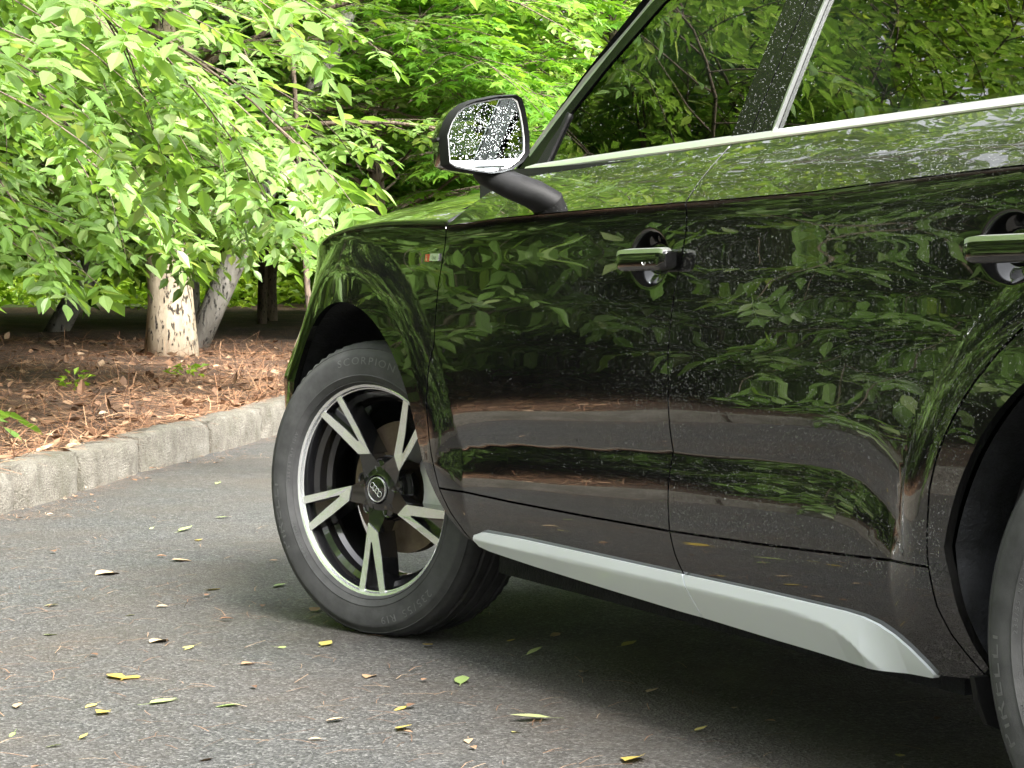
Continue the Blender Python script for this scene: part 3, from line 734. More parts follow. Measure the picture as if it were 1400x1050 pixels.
class Panel:
    """pieces of a curved skin cut to outlines, with exact normals and folded-in edges; built for the left side and mirrored for the right"""
    def __init__(s): s.V, s.N, s.F = [], [], []
    def piece(s, P, f, g=0.0, step=0.011, fold=0.016, off=0.0, fine=()):
        P = densify(inset(P, g) if g else [(float(a), float(b)) for a, b in P]); A = np.array(P)
        x0, z0 = A.min(0); x1, z1 = A.max(0); nx, nz = int((x1 - x0) / step) + 1, int((z1 - z0) / step) + 1
        gx = x0 + step * np.arange(nx + 1); gz = z0 + step * np.arange(nz + 1); gx[0] -= 1e-4; gz[0] -= 1e-4
        for hx, hz in fine:                                     # closer grid round the handle cups
            gx = np.unique(np.round(np.r_[gx, np.arange(hx - .084, hx + .085, .003)], 5)); gz = np.unique(np.round(np.r_[gz, np.arange(hz - .064, hz + .065, .003)], 5))
        gx = gx[np.r_[True, np.diff(gx) > 4e-4]]; gz = gz[np.r_[True, np.diff(gz) > 4e-4]]; nx, nz = len(gx) - 1, len(gz) - 1
        X, Zz = np.meshgrid(gx, gz, indexing='ij'); ins = inside(P, X, Zz)
        q = np.array(densify(P, step / 10 if not fine else 0.0006)); bi = np.clip(np.searchsorted(gx, q[:, 0], 'right') - 1, 0, nx - 1); bj = np.clip(np.searchsorted(gz, q[:, 1], 'right') - 1, 0, nz - 1)
        near = set(zip(bi.tolist(), bj.tolist())); XA = A[:, 0]; ZA = A[:, 1]
        idx = {}; pts = []; n0 = len(s.V)
        def vert(x, z):
            k = (round(x, 5), round(z, 5))
            if k not in idx: idx[k] = n0 + len(pts); pts.append((x, z))
            return idx[k]
        for i in range(nx):
            for j in range(nz):
                if (i, j) in near or 0 < int(ins[i, j]) + int(ins[i + 1, j]) + int(ins[i, j + 1]) + int(ins[i + 1, j + 1]) < 4:
                    q = clip_cell(P, gx[i], gx[i + 1], gz[j], gz[j + 1])
                    if q:
                        ids = []
                        for x, z in q:
                            v = vert(x, z)
                            if not ids or (v != ids[-1] and v != ids[0]): ids.append(v)
                        if len(ids) >= 3 and len(set(ids)) == len(ids): s.F.append(tuple(ids) if area2([pts[v - n0] for v in ids]) < 0 else tuple(ids[::-1]))
                elif ins[i, j] and ins[i + 1, j + 1] and ins[i + 1, j] and ins[i, j + 1]:
                    s.F.append((vert(gx[i], gz[j]), vert(gx[i], gz[j + 1]), vert(gx[i + 1], gz[j + 1]), vert(gx[i + 1], gz[j])))
        Q = np.array(pts); y = f(Q[:, 0], Q[:, 1]) + off; nn = fnorm(f, Q[:, 0], Q[:, 1])
        s.V += list(zip(Q[:, 0], y, Q[:, 1])); s.N += [tuple(v) for v in nn]
        if fold:
            sg = 1 if area2(P) > 0 else -1; n1 = len(s.V); n = len(P); yb = f(A[:, 0], A[:, 1]) + off
            for i in range(n):
                t = A[(i + 1) % n] - A[i - 1]; t = t / (np.linalg.norm(t) + 1e-12); on = np.array([t[1], -t[0]]) * sg
                for dy in (0, -fold): s.V.append((A[i, 0], yb[i] + dy, A[i, 1])); s.N.append((on[0], 0.15, on[1]))
            for i in range(n):
                j = (i + 1) % n; q = (n1 + 2 * i, n1 + 2 * i + 1, n1 + 2 * j + 1, n1 + 2 * j); s.F.append(q[::-1] if sg > 0 else q)
        return s
    def build(s, name, mat, parent):
        N = np.array(s.N, float); N /= np.linalg.norm(N, axis=1, keepdims=True); V = np.array(s.V, float); fl = np.array([1, -1, 1.0])
        o = mesh(name, V, s.F, mat, parent, True, N)
        mesh(name, V * fl, [f[::-1] for f in s.F], mat, parent, True, N * fl)
        return o
lowf = lambda x, z: Ys(x, z, False)
upf = lambda x, z: Ys(x, z, True)

car = empty('parked_car', (0, 0, 0))
tag(car, 'glossy black SUV with rain drops, front wheel steered towards the viewer', 'car')
G = 0.0024
def crease_pts(xa, xb, n=14): return [(float(x), zc_(float(x))) for x in np.linspace(xa, xb, n)]
def belt_pts(xa, xb, n=6, dz=0.0): return [(float(x), zb_(float(x)) + dz) for x in np.linspace(xa, xb, n)]
SH_F = [(-0.550, 1.004), (-0.528, 0.94), (-0.507, 0.87), (-0.495, 0.78), (-0.489, 0.68), (-0.492, 0.585), (-0.505, 0.49), (-0.524, 0.408)]          # fender / door
SH_FL = [(-0.524, 0.408), (-0.548, 0.355), (-0.580, 0.312), (-0.600, 0.292)]
SH_M = [(-1.571, zc_(-1.571)), (-1.570, 0.989), (-1.552, 0.92), (-1.536, 0.866), (-1.524, 0.80), (-1.519, 0.745), (-1.521, 0.644), (-1.519, 0.565), (-1.513, 0.51), (-1.510, 0.463), (-1.511, 0.412)]
SH_ML = [(-1.511, 0.412), (-1.520, 0.366), (-1.536, 0.33), (-1.546, 0.30), (-1.552, 0.252)]
SH_R = [(-2.331, 0.442), (-2.334, 0.50), (-2.342, 0.565), (-2.360, 0.615), (-2.386, 0.660), (-2.418, 0.703), (-2.455, 0.743), (-2.503, 0.785), (-2.555, 0.822), (-2.62, 0.857), (-2.69, 0.888), (-2.76, 0.96), (-2.80, zc_(-2.8))]
SH_RL = [(-2.331, 0.442), (-2.334, 0.378), (-2.350, 0.335), (-2.374, 0.300), (-2.410, 0.264)]
SEAM1 = [(-0.524, 0.408), (-0.85, 0.406), (-1.2, 0.408), (-1.511, 0.412)]
SEAM2 = [(-1.511, 0.412), (-1.8, 0.420), (-2.1, 0.432), (-2.331, 0.442)]
def arc(cx, r, a0, a1, n=40): return [(cx + r * math.cos(math.radians(a)), 0.36 + r * math.sin(math.radians(a))) for a in np.linspace(a0, a1, n)]
OPEN_F = [(0.470, 0.27), (0.466, 0.34)] + arc(0, 0.462, 4, 158) + [(-0.452, 0.48), (-0.470, 0.435), (-0.492, 0.392), (-0.525, 0.340), (-0.572, 0.298), (-0.600, 0.292)]
OPEN_R = [(-2.428, 0.268), (-2.402, 0.32), (-2.390, 0.374), (-2.386, 0.43)] + arc(-2.82, 0.458, 15, 176) + [(-3.276, 0.30), (-3.27, 0.27)]
fend = crease_pts(0.66, -0.550, 26) + SH_F[1:] + SH_FL[1:] + OPEN_F[::-1][1:] + [(0.66, 0.27)]
pf = Panel().piece(fend, lowf, G); o = pf.build('front_fender', M['paint'], car)
pd = Panel(); pd.piece(crease_pts(-0.550, -1.571, 20) + SH_M[1:] + SEAM1[::-1][1:] + SH_F[::-1][1:-1], lowf, G, fine=HND[:1])
pd.piece(crease_pts(-0.556, -1.571, 20)[::-1] + [(-0.600, 1.055), (-0.655, 1.100)] + belt_pts(-0.72, -1.545, 8, -0.001) + [(-1.560, 1.085)], upf, 0.0, fold=0.012)
fd = pd.build('front_door', M['paint'], car)
pr = Panel(); pr.piece(crease_pts(-1.571, -2.80, 20) + SH_R[::-1][1:] + SEAM2[::-1][1:] + SH_M[::-1][1:-1], lowf, G, fine=HND[1:])
pr.piece(crease_pts(-1.577, -2.80, 20)[::-1] + [(-1.566, 1.085)] + belt_pts(-1.551, -2.80, 10, -0.001), upf, 0.0, fold=0.012)
rd = pr.build('rear_door', M['paint'], car)
pl = Panel().piece(SEAM1 + SH_ML[1:] + [(-1.3, 0.254), (-1.0, 0.266), (-0.70, 0.279), (-0.625, 0.284)] + SH_FL[::-1][:-1], lowf, G, step=0.014); pl.build('front_door_sill_trim', M['paint'], car)
pl = Panel().piece(SEAM2 + SH_RL[1:] + [(-2.26, 0.250), (-2.03, 0.240), (-1.7, 0.246)] + SH_ML[::-1][:-1], lowf, G, step=0.014); pl.build('rear_door_sill_trim', M['paint'], car)
quarter = SH_R[::-1][:-1] + [(-2.331, 0.442)] + SH_RL[1:] + OPEN_R + [(-3.62, 0.30), (-3.70, 0.6)] + crease_pts(-3.72, -2.80, 8)[:-1]
pq = Panel().piece(quarter, lowf, G, step=0.011)
pq.piece(crease_pts(-2.805, -3.72, 10)[::-1] + belt_pts(-2.805, -3.6, 6), upf, 0.0, step=0.014, fold=0.012); pq.build('rear_quarter_panel', M['paint'], car)
# silver blade along the sill: bright upper facet, undercut lower facet
RX = [-2.14, -2.108, -2.076, -2.023, -1.95, -1.878, -1.571, -0.744, -0.64]; RZ = [0.240, 0.262, 0.279, 0.297, 0.305, 0.308, 0.307, 0.302, 0.303]
def bladef(x, z):
    x = np.asarray(x, float); zr = np.where(x > -2.14, np.interp(x, RX, RZ), 0.2)
    w_ = np.clip((-2.10 - x) / 0.09, 0, 1); z = np.asarray(z, float) + 0 * x
    return (Ys(x, 0 * x + 0.332) + 0.007 - 0.10 * np.maximum(0, 0.335 - z) - 0.48 * np.maximum(0, zr - z)) * (1 - w_) + (Ys(x, z) + 0.0065) * w_
bt1 = [(-0.640, 0.300), (-0.650, 0.312), (-0.690, 0.322), (-0.865, 0.327), (-1.2, 0.329), (-1.5395, 0.331)]
bb1 = [(-1.5485, 0.300), (-1.555, 0.249), (-1.48, 0.250), (-1.2, 0.259), (-0.9, 0.270), (-0.70, 0.280), (-0.655, 0.286)]
bt2 = [(-1.5435, 0.331), (-1.8, 0.333), (-2.060, 0.332), (-2.112, 0.329), (-2.152, 0.322), (-2.188, 0.309), (-2.220, 0.291), (-2.248, 0.269), (-2.264, 0.252)]
bb2 = [(-2.255, 0.246), (-2.15, 0.241), (-2.03, 0.236), (-1.8, 0.241), (-1.559, 0.249), (-1.5525, 0.300)]
Panel().piece(bt1 + bb1, bladef, 0.0, step=0.007, fold=0.013).build('sill_blade', M['blade'], car)
Panel().piece(bt2 + bb2, bladef, 0.0, step=0.007, fold=0.013).build('sill_blade', M['blade'], car)
# bright strip along the window line
for side in (1, -1):
    mb = MB(); rings = []
    for x in np.linspace(-0.695, -3.05, 40):
        z = zb_(x); yy = 0.812; yt = Yg(x, z + .016)
        rings.append([(x, (yy - .012) * side, z - 0.003), (x, (yy + 0.003) * side, z - 0.002), (x, (yy + 0.004) * side, z + 0.001), (x, (yy - .003) * side, z + 0.009), (x, (yt + .002) * side, z + 0.016), (x, (yt - 0.012) * side, z + 0.017)])
    mb.loft(rings).build('window_line_trim', M['chrome'], car)
# pillars and glass
apil = [(-0.61, 1.135), (-0.67, 1.206), (-0.805, 1.350), (-0.939, 1.487), (-1.04, 1.56), (-1.14, 1.60), (-1.6, 1.635), (-2.3, 1.62), (-2.9, 1.55), (-2.86, 1.52), (-2.3, 1.575), (-1.6, 1.59), (-1.2, 1.565), (-1.105, 1.535), (-1.005, 1.475), (-0.86, 1.345), (-0.748, 1.225), (-0.722, 1.19), (-0.70, 1.135)]
Panel().piece(apil, Yg, 0.0, step=0.02, fold=0.03).build('roof_rail_and_front_pillar', M['satin_black'], car)
Panel().piece([(-0.702, 1.14), (-0.724, 1.186), (-0.750, 1.221), (-0.757, 1.255), (-0.772, 1.250), (-0.760, 1.18), (-0.755, 1.14)], Yg, 0.0, step=0.02, fold=0.02, off=0.003).build('mirror_corner_trim', M['plastic'], car)
# bright edge on the front pillar
for side in (1, -1):
    mb = MB(); ln = [(-0.635, 1.168), (-0.67, 1.2065), (-0.805, 1.3505), (-0.939, 1.4875), (-1.04, 1.5605), (-1.14, 1.601)]
    rings = []
    for x, z in densify(ln, 0.03)[:-20] if False else ln:
        y = Yg(x, z); rings.append([(x + .004, (y - .004) * side, z + .004), (x, (y + .004) * side, z), (x - .009, (y + .004) * side, z - .009), (x - .009, (y - .002) * side, z - .009)])
    mb.loft(rings).build('front_pillar_trim', M['chrome'], car)
Panel().piece([(-1.520, 1.155), (-1.524, 1.44), (-1.535, 1.575), (-1.612, 1.575), (-1.601, 1.42), (-1.582, 1.155)], Yg, 0.0, step=0.02, fold=0.02, off=0.004).build('door_pillar_cover', M['satin_black'], car)
Panel().piece([(-1.586, 1.155), (-1.605, 1.42), (-1.616, 1.575), (-1.672, 1.575), (-1.660, 1.42), (-1.658, 1.155)], Yg, 0.0, step=0.02, fold=0.02, off=0.004).build('door_pillar_cover', M['satin_black'], car)
for side in (1, -1):
    mb = MB(); rings = []
    for z in np.linspace(1.158, 1.575, 10):
        x = interp(z, [1.155, 1.42, 1.575], [-1.661, -1.663, -1.675]); y = Yg(x, z); rings.append([(x, (y - .003) * side, z), (x, (y + .006) * side, z), (x - .005, (y + .006) * side, z), (x - .005, (y - .003) * side, z)])
    mb.loft(rings).build('rear_window_edge_trim', M['thin_trim'], car)
g1 = [(-0.755, 1.14), (-0.762, 1.19), (-0.772, 1.25), (-0.86, 1.345), (-1.005, 1.475), (-1.105, 1.535), (-1.2, 1.565), (-1.535, 1.588), (-1.524, 1.44), (-1.520, 1.155)]
Panel().piece(g1, Yg, 0.0, step=0.04, fold=0, off=-0.004).build('front_door_window', M['glass'], car)
g2 = [(-1.668, 1.16), (-1.668, 1.42), (-1.678, 1.588), (-2.3, 1.575), (-2.62, 1.545), (-2.66, 1.3), (-2.68, 1.19)]
Panel().piece(g2, Yg, 0.0, step=0.04, fold=0, off=-0.004).build('rear_door_window', M['glass'], car)
Panel().piece([(-2.68, 1.18), (-2.66, 1.3), (-2.62, 1.545), (-2.88, 1.53), (-3.45, 1.35), (-3.62, 1.2)], Yg, 0.0, step=0.04, fold=0.02, off=0.001).build('rear_pillar', M['paint'], car)
# matt black shell just inside the skin, seen only through the gaps
Panel().piece([(-0.45, 0.97), (-0.47, 0.5), (-0.55, 0.40), (-0.62, 0.30), (-2.36, 0.285), (-2.34, 0.45), (-2.40, 0.70), (-2.6, 0.87), (-2.9, 1.03), (-1.6, 1.0)], lambda x, z: 0.885 + 0 * x, 0.0, step=0.2, fold=0).build('inner_body_side', M['shut'], car)
Panel().piece([(-0.3, 0.985), (-0.75, 1.12), (-2.95, 1.16), (-2.9, 1.04), (-1.5, 1.0)], lambda x, z: np.where(z > zc_(x), Ys(x, z, True), Ys(x, z)) - 0.03, 0.0, step=0.08, fold=0).build('inner_shoulder', M['shut'], car)

# bonnet: clamshell edge follows the fender line and rises inwards
def bonnet():
    xs = np.linspace(-0.62, 0.80, 60); ss = np.r_[np.linspace(0, 0.25, 16), np.linspace(0.29, 1, 16)]; V, Fc = [], []
    cz = lambda x: interp(x, [-0.62, -0.3, 0, 0.3, 0.55, 0.7, 0.80], [1.142, 1.130, 1.103, 1.052, 0.985, 0.925, 0.865])
    m = len(ss) * 2 - 1
    for x in xs:
        xe = min(x, 0.80); ze = zc_(xe) + 0.007; ye = Ys(xe, zc_(xe)) - 0.005; row = []
        # the rear corner runs up along the door line
        for s_ in ss:
            y = ye * (1 - s_); z = ze + (cz(x) - ze) * (1 - (1 - s_) ** 4.2); row.append((y, z))
        full = [(y, z) for y, z in row] + [(-y, z) for y, z in row[::-1][1:]]
        for y, z in full:
            xx = x
            if x < -0.35: xx = x + (-0.0)
            V.append((xx, y, z))
    for i in range(len(xs) - 1):
        for j in range(m - 1): Fc.append((i * m + j, i * m + j + 1, (i + 1) * m + j + 1, (i + 1) * m + j))
    # trim the two rear corners where the doors begin
    keep = []
    for f in Fc:
        c = np.mean([V[i] for i in f], 0); t = (c[2] - 1.005) / 0.12
        if c[0] < -0.545 and abs(c[1]) > 0.80: continue
        keep.append(f)
    return mesh('bonnet', V, keep, M['paint'], car, True)
b = bonnet()
sol = b.modifiers.new('fold', 'SOLIDIFY'); sol.thickness = 0.012; sol.offset = -1
# windscreen, roof, tail, nose
def sheet(name, rows, mat, flip=False):
    k = len(rows[0]); V = [p for r in rows for p in r]; F = [(i * k + j, i * k + j + 1, (i + 1) * k + j + 1, (i + 1) * k + j) for i in range(len(rows) - 1) for j in range(k - 1)]
    o = mesh(name, V, F, mat, car, True)
    if flip: o.data.flip_normals()
    return o
def xrow(x, yw, z, crown, bow=0.0, n=17): return [(x + bow * (1 - (2 * i / (n - 1) - 1) ** 2), yw * (2 * i / (n - 1) - 1), z + crown * (1 - (2 * i / (n - 1) - 1) ** 2)) for i in range(n)]
sheet('windscreen', [xrow(-0.60, 0.790, 1.125, 0.03, 0.16), xrow(-0.80, 0.725, 1.33, 0.04, 0.14), xrow(-1.0, 0.655, 1.52, 0.05, 0.12), xrow(-1.12, 0.625, 1.595, 0.055, 0.11)], M['wsglass'])
sheet('roof', [xrow(-1.13, 0.622, 1.600, 0.055, 0.11), xrow(-1.6, 0.605, 1.64, 0.05, 0.05), xrow(-2.3, 0.605, 1.625, 0.05), xrow(-2.9, 0.615, 1.555, 0.05), xrow(-3.25, 0.62, 1.50, 0.04, -0.1)], M['paint'])
sheet('rear_window', [xrow(-3.25, 0.618, 1.495, 0.04, -0.1), xrow(-3.62, 0.75, 1.17, 0.02, -0.12)], M['glass'])
sheet('tailgate', [xrow(-3.60, 0.79, 1.15, 0.0, -0.12), xrow(-3.66, 0.86, 0.95, 0, -0.13), xrow(-3.70, 0.865, 0.6, 0, -0.14), xrow(-3.64, 0.85, 0.32, 0, -0.14)], M['paint'])
sheet('cowl', [xrow(-0.50, 0.73, 1.112, 0.010, 0.16), xrow(-0.62, 0.735, 1.12, 0.010, 0.16)], M['plastic'])
def yfr(z): return Ys(0.655, z)
sheet('front_bumper', [[(0.655 + 0.235 * (1 - abs(t) ** 3.2), yfr(z) * t, z) for t in np.linspace(-1, 1, 25)] for z in (0.24, 0.32, 0.45, 0.6, 0.72, 0.82, 0.885)], M['paint'])
# belly, wheel housings
MB().box((-1.46, 0, 0.300), (1.66, 1.68, 0.16)).box((-1.4, 0, 0.36), (4.0, 1.02, 0.30)).build('underbody', M['liner'], car, False)
for cx, op in ((0.0, OPEN_F), (-2.82, OPEN_R)):
    for sd_ in (1, -1):
        rings = []
        for i, (x, z) in enumerate(op):
            k = 1.012; X, Zq = cx + (x - cx) * k, 0.36 + (z - 0.36) * k; yo = min(Ys(x, z), 0.94)
            jj = 0.006 * math.sin(i * 2.1)
            rings.append([(X, (yo - 0.012) * sd_, Zq), (cx + (x - cx) * 0.985 + jj, (yo - 0.05) * sd_, 0.36 + (z - .36) * 0.985), (cx + (x - cx) * 1.02, (yo - 0.12) * sd_, 0.36 + (z - .36) * 1.02 + jj), (X, 0.70 * sd_, Zq + jj), (X, 0.50 * sd_, Zq)])
        o = MB().loft(rings, False, False).build('wheel_housing', M['liner'], car, True, 50)
        MB().prism([(cx + (x - cx) * 1.0, z) for x, z in op], 0.50 * sd_, 0.49 * sd_).build('wheel_housing_back', M['liner'], car, False)
        if cx < -1:
            MB().add([(-2.395, 0.915 * sd_, 0.275), (-2.405, 0.70 * sd_, 0.275), (-2.412, 0.70 * sd_, 0.19), (-2.408, 0.86 * sd_, 0.185), (-2.404, 0.895 * sd_, 0.20), (-2.398, 0.91 * sd_, 0.24),
                      (-2.407, 0.915 * sd_, 0.275), (-2.417, 0.70 * sd_, 0.275), (-2.424, 0.70 * sd_, 0.19), (-2.420, 0.86 * sd_, 0.185), (-2.416, 0.895 * sd_, 0.20), (-2.410, 0.91 * sd_, 0.24)],
                     [(0, 1, 2, 3, 4, 5), (11, 10, 9, 8, 7, 6)] + [(i, (i + 1) % 6, (i + 1) % 6 + 6, i + 6) for i in range(6)]).build('wheel_spray_guard', M['plastic'], car, False)

# ---------------------------------------------------------------- wheels
RK = 1.065                                       # the rim is a little larger than its drawing
def side_y(r):                                   # outer sidewall
    return interp(r, [0.247, 0.256, 0.275, 0.300, 0.320, 0.338, 0.352, 0.362], [0.098, 0.106, 0.1135, 0.1185, 0.1185, 0.115, 0.107, 0.096])
def arc_text(txt, rad, mid_deg, size, stretch=1.0, outward=True, lift=0.0016, gap=0.010):
    """letters round the sidewall; returns MB in wheel coordinates (x, y outwards, z)"""
    gl = [(None, None, size * 0.4) if c == ' ' else glyph(c, size) for c in txt]
    tot = sum(g[2] * stretch + gap for g in gl); a = math.radians(mid_deg); s0 = -tot / 2; mb = MB()
    for V, F, ad in gl:
        wd = ad * stretch
        if V:
            cx = (min(v[0] for v in V) + max(v[0] for v in V)) / 2; P = []
            for x, y, _ in V:
                u = s0 + wd / 2 + (x - cx) * stretch; r = rad + ((y - size * .35) if outward else -(y - size * .35))
                q = a + (-u / rad if not outward else u / rad); P.append((r * math.cos(q), side_y(r) + lift, r * math.sin(q)))
            mb.add(P, F)
        s0 += wd + gap
    return mb
def tyre_mesh():
    prof = [(0.250, -0.085), (0.260, -0.098), (0.275, -0.1135), (0.310, -0.119), (0.338, -0.115), (0.356, -0.103), (0.366, -0.088)]
    for c in (-0.058, -0.018, 0.022, 0.060):
        prof += [(0.3695, c - 0.0065), (0.362, c - 0.0045), (0.362, c + 0.0045), (0.3695, c + 0.0065)]
    prof += [(0.366, 0.090), (0.362, 0.0965), (0.355, 0.1045), (0.352, 0.1075), (0.350, 0.1072), (0.345, 0.1115), (0.338, 0.1155), (0.3365, 0.1168), (0.330, 0.1175), (0.320, 0.1185), (0.305, 0.1188), (0.287, 0.1165), (0.285, 0.1178), (0.283, 0.1162), (0.274, 0.1118), (0.270, 0.1085), (0.2685, 0.1098), (0.267, 0.1072), (0.264, 0.1015), (0.262, 0.097), (0.256, 0.088), (0.250, 0.08)]
    mb = MB().rev(prof, 160)
    # shoulder blocks
    n = len(prof); V = []
    for i in range(160):
        for j in range(n):
            x, y, z = mb.V[i * n + j]; r = math.hypot(x, z)
            if r > 0.353 and abs(y) > 0.066 and i % 2 == 0: k = (r - 0.0045) / r; x, z = x * k, z * k
            if z < -0.352 :                                  # flattened where it stands on the ground
                z = -0.352 - (z + 0.352) * 0.0 - 0.008 * min(1, (-(z + 0.352)) / 0.018)
            V.append((x, y, z))
    mb.V = V
    return mb
def spoke_geo():
    """one double spoke pointing to angle 0 in the wheel plane: body, pocket and the machined V on its face"""
    A_o, A_i = [(0.080, 0.030), (0.150, 0.0365), (0.2350, 0.0430)], [(0.2372, 0.0255), (0.170, 0.0215), (0.124, 0.0185)]
    B_i, B_o = [(0.124, 0.0145), (0.170, 0.0000), (0.2372, -0.0250)], [(0.2350, -0.0425), (0.160, -0.0210), (0.100, -0.0025)]
    return A_o, A_i, B_i, B_o
def make_wheel(name, loc, rz, spin):
    wroot = empty(name, loc, rz, car)
    ty = tyre_mesh().build('tyre', M['rubber'], wroot, True, 40)
    for t, r, a, s, st, ow in (('PIRELLI', 0.3255, 345, 0.034, 1.55, True), ('PIRELLI', 0.3255, 165, 0.034, 1.55, True), ('SCORPION', 0.3215, 92, 0.026, 1.35, True), ('235/55 R19', 0.3215, 243, 0.026, 1.25, True), ('SCORPION', 0.2785, 330, 0.0125, 1.3, True), ('235/55 R19 101V', 0.2785, 15, 0.011, 1.3, True)):
        q = arc_text(t, r, a, s, st, ow, 0.0012, 0.008 if s > .02 else 0.004); q.build('tyre_lettering', M['rubber_print'], wroot, False)['kind'] = 'stuff'
    # rim barrel, stepped, and machined lip
    MB().rev([(0.236, 0.088), (0.231, 0.078), (0.228, 0.060), (0.216, 0.052), (0.214, 0.030), (0.205, 0.020), (0.203, -0.02), (0.212, -0.06), (0.228, -0.085), (0.247, -0.092)], 96).build('rim_barrel', M['wheelblack'], wroot)
    MB().rev([(0.2485, 0.094), (0.2475, 0.0985), (0.2455, 0.0995), (0.2400, 0.0965), (0.2375, 0.0900), (0.235, 0.0885)], 120).build('rim_lip', M['mach'], wroot)
    A_o, A_i, B_i, B_o = spoke_geo()
    yf = lambda r: 0.092 - 0.020 * (1 - min(1, r / 0.239)) ** 1.0 - 0.006 * math.sin(PI * min(1, r / 0.24))
    for k in range(5):
        ang = math.radians(spin + 72 * k); c, s = math.cos(ang), math.sin(ang)
        def tr(p, y): return (p[0] * c - p[1] * s, y, p[0] * s + p[1] * c)
        rr = lambda p: math.hypot(*p)
        mb = MB()
        # the two arms with deep sides
        inner = [(0.052, -0.020), (0.052, 0.020)]
        def arm(out_pts, in_pts):
            n = len(out_pts); top_o = [tr(p, yf(rr(p)) - 0.002) for p in out_pts]; top_i = [tr(p, yf(rr(p)) - 0.002) for p in in_pts[::-1]]
            dpt = [0.060, 0.056, 0.050]
            bot_o = [tr((p[0] * 0.995, p[1] * 1.06), yf(rr(p)) - d) for p, d in zip(out_pts, dpt)]; bot_i = [tr(p, yf(rr(p)) - d) for p, d in zip(in_pts[::-1], dpt)]
            rings = [[top_o[i], top_i[i], bot_i[i], bot_o[i]] for i in range(n)]; mb.loft(rings)
        arm(A_o, A_i); arm(B_o[::-1], B_i[::-1])
        # pocket floor between the arms and the root into the hub
        pf_ = [A_i[2], A_i[1], A_i[0], B_i[2], B_i[1], B_i[0]]; V = [tr(p, yf(rr(p)) - 0.022) for p in pf_]; mb.add(V, [(0, 1, 2, 3, 4, 5)])
        root = [(0.040, 0.036), (0.040, -0.030), B_o[2], B_i[0], A_i[2], A_o[0]]
        V = [tr(p, yf(rr(p)) - 0.003 - (0.004 if i < 2 else 0)) for i, p in enumerate(root)] + [tr(p, yf(rr(p)) - 0.05) for p in root]; n = 6
        mb.add(V, [tuple(range(6)), tuple(range(11, 5, -1))] + [(i, i + 6, (i + 1) % 6 + 6, (i + 1) % 6) for i in range(6)])
        mb.build('spoke', M['wheelblack'], wroot, True, 30)
        # machined V face: arm A, arm B and the bar joining them at the hub end
        ro = pol_o = [A_o[0], A_o[1], A_o[2], A_i[0], A_i[1], A_i[2], B_i[0], B_i[1], B_i[2], B_o[0], B_o[1], B_o[2]]
        y_ = lambda p: yf(rr(p)) + 0.0005
        V = [tr(p, y_(p)) for p in ro]; lo = [tr(p, y_(p) - 0.003) for p in ro]
        Fq = [(0, 1, 4, 5), (1, 2, 3, 4), (6, 7, 10, 11), (7, 8, 9, 10), (0, 5, 6, 11)]; n = 12
        Fs = [(i, (i + 1) % n, (i + 1) % n + n, i + n) for i in range(n)]
        MB().add(V + lo, Fq + Fs).build('spoke_face', M['mach'], wroot, False)
        # bolt in its well between the spokes
        ba = math.radians(spin + 72 * k + 40); bp = (0.056 * math.cos(ba), 0.056 * math.sin(ba))
        mbw = MB().rev([(0.017, 0.0), (0.0165, 0.006), (0.0135, 0.004), (0.013, -0.02)], 20); mbw.V = [(x + bp[0], y + 0.062, z + bp[1]) for x, y, z in mbw.V]; mbw.build('bolt_well', M['wheelblack'], wroot)
        mbb = MB().rev([(0.0, 0.012), (0.006, 0.0115), (0.0095, 0.008), (0.010, -0.01)], 12); mbb.V = [(x + bp[0], y + 0.050, z + bp[1]) for x, y, z in mbb.V]; mbb.build('wheel_bolt', M['bolt'], wroot)
    hub = [(0.076, 0.02), (0.074, 0.056), (0.068, 0.064), (0.040, 0.068), (0.034, 0.072), (0.034, 0.05)]
    MB().rev(hub, 40).build('hub', M['wheelblack'], wroot, True, 40)
    MB().rev([(0.0, 0.0765), (0.020, 0.0760), (0.0285, 0.0745), (0.031, 0.0715)], 40).build('hub_cap', M['gloss_black'], wroot)
    MB().rev([(0.0285, 0.0748), (0.0295, 0.0768), (0.0312, 0.0762), (0.0325, 0.0722)], 48).build('hub_cap_ring', M['mach'], wroot)
    mb = MB()
    er = math.radians(40)
    for i in range(4):                                   # four interlocking rings
        cx_ = (i - 1.5) * 0.0105; pts = []
        for a in np.linspace(0, 2 * PI, 25):
            px_, pz_ = cx_ + 0.0073 * math.cos(a), 0.0073 * math.sin(a)
            pts.append((px_ * math.cos(er) - pz_ * math.sin(er), 0.0778 + 0.0003 * (i % 2), px_ * math.sin(er) + pz_ * math.cos(er)))
        mb.tube(pts, 0.0009, 6, False)
    mb.build('emblem', M['mach'], wroot, True, None)
    MB().rev([(0.05, -0.012), (0.165, -0.012), (0.166, -0.020), (0.166, -0.040), (0.05, -0.040)], 64).build('brake_disc', M['disc'], wroot, True, 40)
    MB().rev([(0.083, -0.012), (0.083, 0.030), (0.03, 0.032)], 40).build('brake_disc_bell', M['wheelblack'], wroot, True, 40)
    mb = MB(); rings = []
    for a in np.linspace(-38, 40, 9):
        q = math.radians(180 + a); k = 0.006 if abs(a) > 35 else 0
        rings.append([(r * math.cos(q), y, r * math.sin(q)) for r, y in ((0.105 + k, 0.0), (0.110 + k, 0.020 - k), (0.160 - k, 0.026 - k), (0.186 - k, 0.010), (0.188 - k, -0.06), (0.15, -0.07), (0.11, -0.06))])
    mb.loft(rings).build('brake_caliper', M['cal'], wroot, True, 40)
    for o in wroot.children:
        if o.name.split('.')[0] in ('rim_barrel', 'rim_lip', 'spoke', 'spoke_face', 'hub', 'wheel_bolt', 'bolt_well'): o.scale = (RK, 1, RK)
    return wroot
